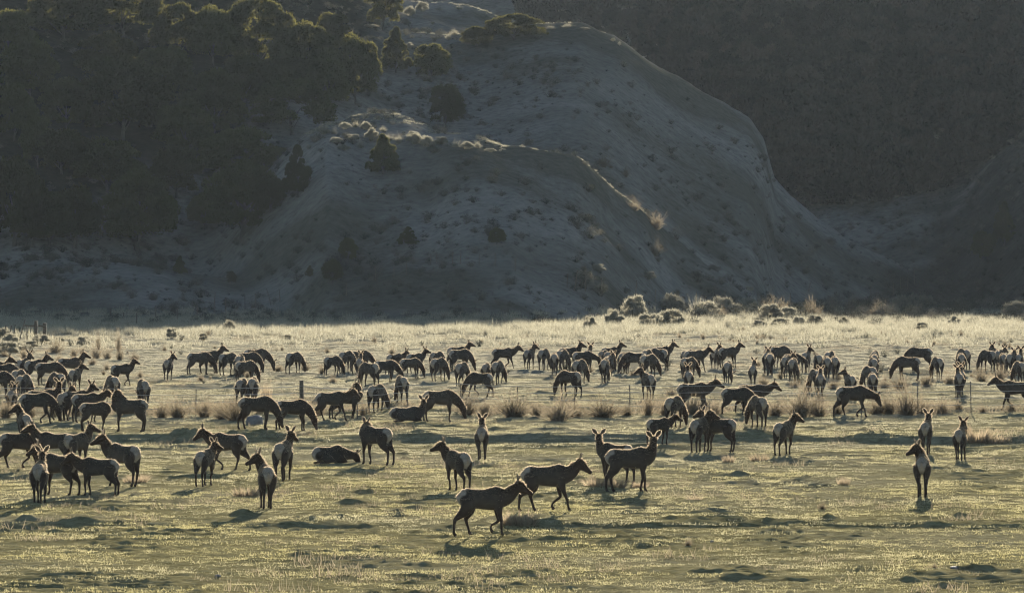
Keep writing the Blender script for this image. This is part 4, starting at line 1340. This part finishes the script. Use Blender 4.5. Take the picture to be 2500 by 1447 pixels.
# ------------------------------------------------------------------ grass and scrub that nobody could count
def scatter(name, pts, rot, scl, src_meshes, label=None):
    """points carrying rotation and size; a geometry node tree puts the tuft meshes on them"""
    me = bpy.data.meshes.new(name)
    me.from_pydata(pts.tolist(), [], [])
    a = me.attributes.new('rot', 'FLOAT_VECTOR', 'POINT')
    rv = np.zeros((len(pts), 3), np.float32); rv[:, 2] = rot
    a.data.foreach_set('vector', rv.ravel())
    a = me.attributes.new('scl', 'FLOAT_VECTOR', 'POINT')
    a.data.foreach_set('vector', np.asarray(scl, np.float32).ravel())
    a = me.attributes.new('idx', 'INT', 'POINT')
    a.data.foreach_set('value', rng.randint(0, len(src_meshes), len(pts)).astype(np.int32))
    ob = link(name, me)
    ng = bpy.data.node_groups.new(name, 'GeometryNodeTree')
    ng.interface.new_socket('Geometry', in_out='INPUT', socket_type='NodeSocketGeometry')
    ng.interface.new_socket('Geometry', in_out='OUTPUT', socket_type='NodeSocketGeometry')
    gi = ng.nodes.new('NodeGroupInput'); go = ng.nodes.new('NodeGroupOutput')
    gj = ng.nodes.new('GeometryNodeGeometryToInstance')
    for m in reversed(src_meshes):
        so = bpy.data.objects.new(name + '_tuft', m)
        oi = ng.nodes.new('GeometryNodeObjectInfo')
        oi.inputs['Object'].default_value = so
        oi.inputs['As Instance'].default_value = True
        ng.links.new(oi.outputs['Geometry'], gj.inputs[0])
    ip = ng.nodes.new('GeometryNodeInstanceOnPoints')
    ng.links.new(gi.outputs[0], ip.inputs['Points'])

    def attr(n, t):
        q = ng.nodes.new('GeometryNodeInputNamedAttribute'); q.data_type = t
        q.inputs['Name'].default_value = n
        return q.outputs['Attribute']
    jn = ng.nodes.new('GeometryNodeJoinGeometry')
    ng.nodes.remove(gj)
    for nd in [x for x in ng.nodes if x.bl_idname == 'GeometryNodeObjectInfo']:
        ng.links.new(nd.outputs['Geometry'], jn.inputs[0])
    ng.links.new(jn.outputs[0], ip.inputs['Instance'])
    ip.inputs['Pick Instance'].default_value = True
    ng.links.new(attr('idx', 'INT'), ip.inputs['Instance Index'])
    e2r = ng.nodes.new('FunctionNodeEulerToRotation')
    ng.links.new(attr('rot', 'FLOAT_VECTOR'), e2r.inputs[0])
    ng.links.new(e2r.outputs[0], ip.inputs['Rotation'])
    ng.links.new(attr('scl', 'FLOAT_VECTOR'), ip.inputs['Scale'])
    ng.links.new(ip.outputs[0], go.inputs[0])
    md = ob.modifiers.new('scatter', 'NODES'); md.node_group = ng
    tag(ob, label, None, None, 'stuff')
    return ob


def turf_material():
    m, nt, out = nodes('grass_blades')
    geo = N(nt, 'ShaderNodeNewGeometry')
    sep = N(nt, 'ShaderNodeSeparateXYZ'); nt.links.new(geo.outputs['Position'], sep.inputs[0])
    big = N(nt, 'ShaderNodeTexNoise'); big.inputs['Scale'].default_value = .09; big.inputs['Detail'].default_value = 4
    fine = N(nt, 'ShaderNodeTexNoise'); fine.inputs['Scale'].default_value = 7; fine.inputs['Detail'].default_value = 3
    for n in (big, fine):
        nt.links.new(geo.outputs['Position'], n.inputs['Vector'])
    dist = N(nt, 'ShaderNodeMapRange'); dist.inputs['From Min'].default_value = 170; dist.inputs['From Max'].default_value = 400
    nt.links.new(sep.outputs['Y'], dist.inputs['Value'])
    green = ramp(nt, fine.outputs[0], [(.3, (.165, .145, .062)), (.5, (.335, .302, .14)), (.7, (.53, .48, .27))])
    straw = ramp(nt, fine.outputs[0], [(.3, (.17, .155, .105)), (.5, (.33, .31, .225)), (.7, (.52, .49, .385))])
    f = N(nt, 'ShaderNodeMath', operation='MULTIPLY_ADD'); nt.links.new(big.outputs[0], f.inputs[0]); f.inputs[1].default_value = 1.6; f.inputs[2].default_value = -.62
    f2 = N(nt, 'ShaderNodeMath', operation='ADD', use_clamp=True); nt.links.new(f.outputs[0], f2.inputs[0]); nt.links.new(dist.outputs[0], f2.inputs[1])
    c = mixc(nt, f2.outputs[0], green, straw)
    d = N(nt, 'ShaderNodeBsdfDiffuse'); t = N(nt, 'ShaderNodeBsdfTranslucent')
    nt.links.new(c, d.inputs[0]); nt.links.new(c, t.inputs[0])
    mx = N(nt, 'ShaderNodeMixShader'); mx.inputs[0].default_value = .5
    nt.links.new(d.outputs[0], mx.inputs[1]); nt.links.new(t.outputs[0], mx.inputs[2]); nt.links.new(mx.outputs[0], out.inputs[0])
    return m


M_BLADE = turf_material()


def turf_patch(seed, n=260, half=.7, lo=-.01, hi=.055, w=.012):
    r = np.random.RandomState(seed)
    b = np.stack([r.uniform(-half, half, n), r.uniform(-half, half, n), np.zeros(n) - .03], 1)
    d = np.stack([r.normal(size=n) * .45, r.normal(size=n) * .45, np.ones(n)], 1); d /= np.linalg.norm(d, axis=1)[:, None]
    return blades(b, d, lo + (hi - lo) * r.rand(n) ** 1.5 + .03, w + .008 * r.rand(n), r)


def field_points(n, y0, y1, mask=None, spread=.20):
    """even over the ground, within a wedge a little wider than the view"""
    Y = np.sqrt(rng.rand(n) * (y1 ** 2 - y0 ** 2) + y0 ** 2)
    X = (rng.rand(n) - .5) * spread * Y
    if mask is not None:
        k = rng.rand(n) < mask(X, Y)
        X, Y = X[k], Y[k]
    Z = ground_z(X, Y)
    return np.stack([X, Y, Z], 1)


def uni(n, lo, hi):
    s = lo + (hi - lo) * rng.rand(n)
    return np.stack([s, s, s * (.8 + .4 * rng.rand(n))], 1)


turfs = mk(turf_patch, (1, 2, 3, 4, 5), M_BLADE, 'turf')
P = field_points(26000, 128, 560)
scatter('pasture_grass', P, rng.rand(len(P)) * 6.28, uni(len(P), .8, 1.3), turfs, 'short frosted grass covering the pasture')
stalks = mk(lambda s: turf_patch(s, 34, .5, .12, .34, .012), (11, 12, 13), M_TWIG, 'stalks')
P = field_points(7000, 130, 560, lambda X, Y: sstep((noise(X * .12 + 3, Y * .05) - .02) * 5) * .8)
scatter('dry_stalks', P, rng.rand(len(P)) * 6.28, uni(len(P), .6, 1.2), stalks, 'thin patches of dry brown stalks in the pasture')
P = field_points(5000, 262, 292, lambda X, Y: np.exp(-((Y - 279 - 2 * noise(X * .07, X * 0)) / 4.5) ** 2) * np.clip(.35 + 2.2 * noise(X * .16, Y * .1), 0, 1))
scatter('fence_line_stalks', P, rng.rand(len(P)) * 6.28, uni(len(P), .7, 1.9), stalks, 'tangle of dry stalks and weeds along the wire fence')
fr = mk(lambda s: turf_patch(s, 90, .7, .25, .85, .035), (21, 22, 23), M_BLADE, 'fringe')
P = field_points(16000, 440, 660, lambda X, Y: np.clip(.06 + sstep((Y - 480) / 50) * (.55 + 1.3 * noise(X * .1, Y * .05)), 0, 1) * (hill_z(X, Y) < .9))
scatter('far_edge_grass', P, rng.rand(len(P)) * 6.28, uni(len(P), .6, 1.25), fr, 'tall pale dry grass fringing the far pasture edge')
sc = mk(lambda s: sage(s, 420), (31, 32, 33), M_SCRUB, 'scrub')
P = field_points(1500, 330, 600, lambda X, Y: np.clip(.35 + 1.6 * noise(X * .07 + 4, Y * .03), 0, 1) * (.4 + .6 * sstep((Y - 380) / 150)))
s_ = .25 + .55 * rng.rand(len(P)) ** 2
scatter('far_pasture_tufts', P, rng.rand(len(P)) * 6.28, np.stack([s_ * 1.2, s_ * 1.2, s_], 1), TW + sc, 'small dry tufts sprinkled over the far pasture')
NS = 17000
Ys = 565 + 420 * rng.rand(NS) ** .9
Xs = ((rng.rand(NS) * 3000 - 250) - IW / 2) / F * Ys
keep = rng.rand(NS) < np.clip(.42 + 1.5 * noise(Xs * .03 + 8, Ys * .02) + .5 * (px2u(Xs, Ys) > 2180), .05, 1)
Xs, Ys = Xs[keep], Ys[keep]
P = np.stack([Xs, Ys, ground_z(Xs, Ys) - .05], 1)
s_ = .4 + 1.3 * rng.rand(len(P)) ** 2.2
scatter('hillside_scrub', P, rng.rand(len(P)) * 6.28, np.stack([s_ * 1.25, s_ * 1.25, s_ * .75], 1), sc, 'low dark scrub dotting the shaded hillsides')
# pale grass and brush along the crests that reach the sun
cp, cs = [], []
for nm, lo_, hi_, num in (('sage_spur', 745, 1230, 900), ('sage_spur', 1200, 1600, 300), ('nose', 1310, 1490, 260), ('nose', 1000, 1310, 120), ('left_hill', 900, 1210, 200)):
    r_ = [q for q in RID if q[0] == nm][0]
    uu = lo_ + (hi_ - lo_) * rng.rand(num)
    dd = np.interp(uu, r_[1][:, 0], r_[1][:, 1]) + rng.normal(size=num) * (3.0 if num > 400 else 1.0) - .8
    cp.append(np.stack([(uu - IW / 2) / F * dd, dd], 1))
cp = np.concatenate(cp)
cp = cp[rng.rand(len(cp)) < np.clip(.5 + 1.6 * noise(cp[:, 0] * .15, cp[:, 1] * .1), .1, 1)]
P = np.stack([cp[:, 0], cp[:, 1], ground_z(cp[:, 0], cp[:, 1]) - .03], 1)
scatter('crest_grass', P, rng.rand(len(P)) * 6.28, uni(len(P), .18, .42), fr + fr + SG[:1], 'pale dry grass along the sunlit crest lines')
# brush at the foot of the hill on the right
nb = 700
uu = 1400 + 1250 * rng.rand(nb); yy = 605 + 120 * rng.rand(nb) ** 1.3
cp = np.stack([(uu - IW / 2) / F * yy, yy], 1)
kk = rng.rand(nb) < np.clip(.55 + 1.4 * noise(cp[:, 0] * .1, cp[:, 1] * .07), 0, 1) * np.where(uu < 1700, .6, 1)
cp = cp[kk]
P = np.stack([cp[:, 0], cp[:, 1], ground_z(cp[:, 0], cp[:, 1]) - .05], 1)
s_ = .7 + 2.1 * rng.rand(len(P)) ** 1.6
scatter('valley_edge_brush', P, rng.rand(len(P)) * 6.28, np.stack([s_ * 1.3, s_ * 1.3, s_ * (.6 + .5 * rng.rand(len(P)))], 1), sc + sc + SG[:1] + TW[:2], 'continuous low brush along the foot of the hill at the right')
NW = 3800
Ys = 905 + 380 * rng.rand(NW)
us = 1250 + 1500 * rng.rand(NW)
Xs = (us - IW / 2) / F * Ys
z_ = hill_z(Xs, Ys)
keep = (rng.rand(NW) < np.clip(.8 + 1.3 * noise(Xs * .02, Ys * .012 + 4), 0, 1)) & (z_ > 8) & ((us > 1560) | (rng.rand(NW) < .5))
P = np.stack([Xs[keep], Ys[keep], z_[keep] - .2], 1)
s_ = 3.5 + 3.2 * rng.rand(len(P))
scatter('far_woodland', P, rng.rand(len(P)) * 6.28, np.stack([s_, s_, s_ * (.8 + .3 * rng.rand(len(P)))], 1), FARC, 'dark hazy woodland covering the far mountainside')



# ------------------------------------------------------------------ haze
def haze():
    m, nt, out = nodes('haze_air')
    v = N(nt, 'ShaderNodeVolumePrincipled')
    v.inputs['Color'].default_value = (.72, .86, 1, 1)
    v.inputs['Density'].default_value = HAZE_DENSITY
    v.inputs['Anisotropy'].default_value = HAZE_G
    nt.links.new(v.outputs[0], out.inputs['Volume'])
    x0, x1, y0, y1, z0, z1 = -900, 900, -80, 1750, -3.5, 112
    V = [(x, y, z) for z in (z0, z1) for y in (y0, y1) for x in (x0, x1)]
    Fc = [(0, 2, 3, 1), (4, 5, 7, 6), (0, 1, 5, 4), (2, 6, 7, 3), (0, 4, 6, 2), (1, 3, 7, 5)]
    o = link('haze', new_mesh('haze', V, Fc), m)
    tag(o, kind='stuff')


haze()
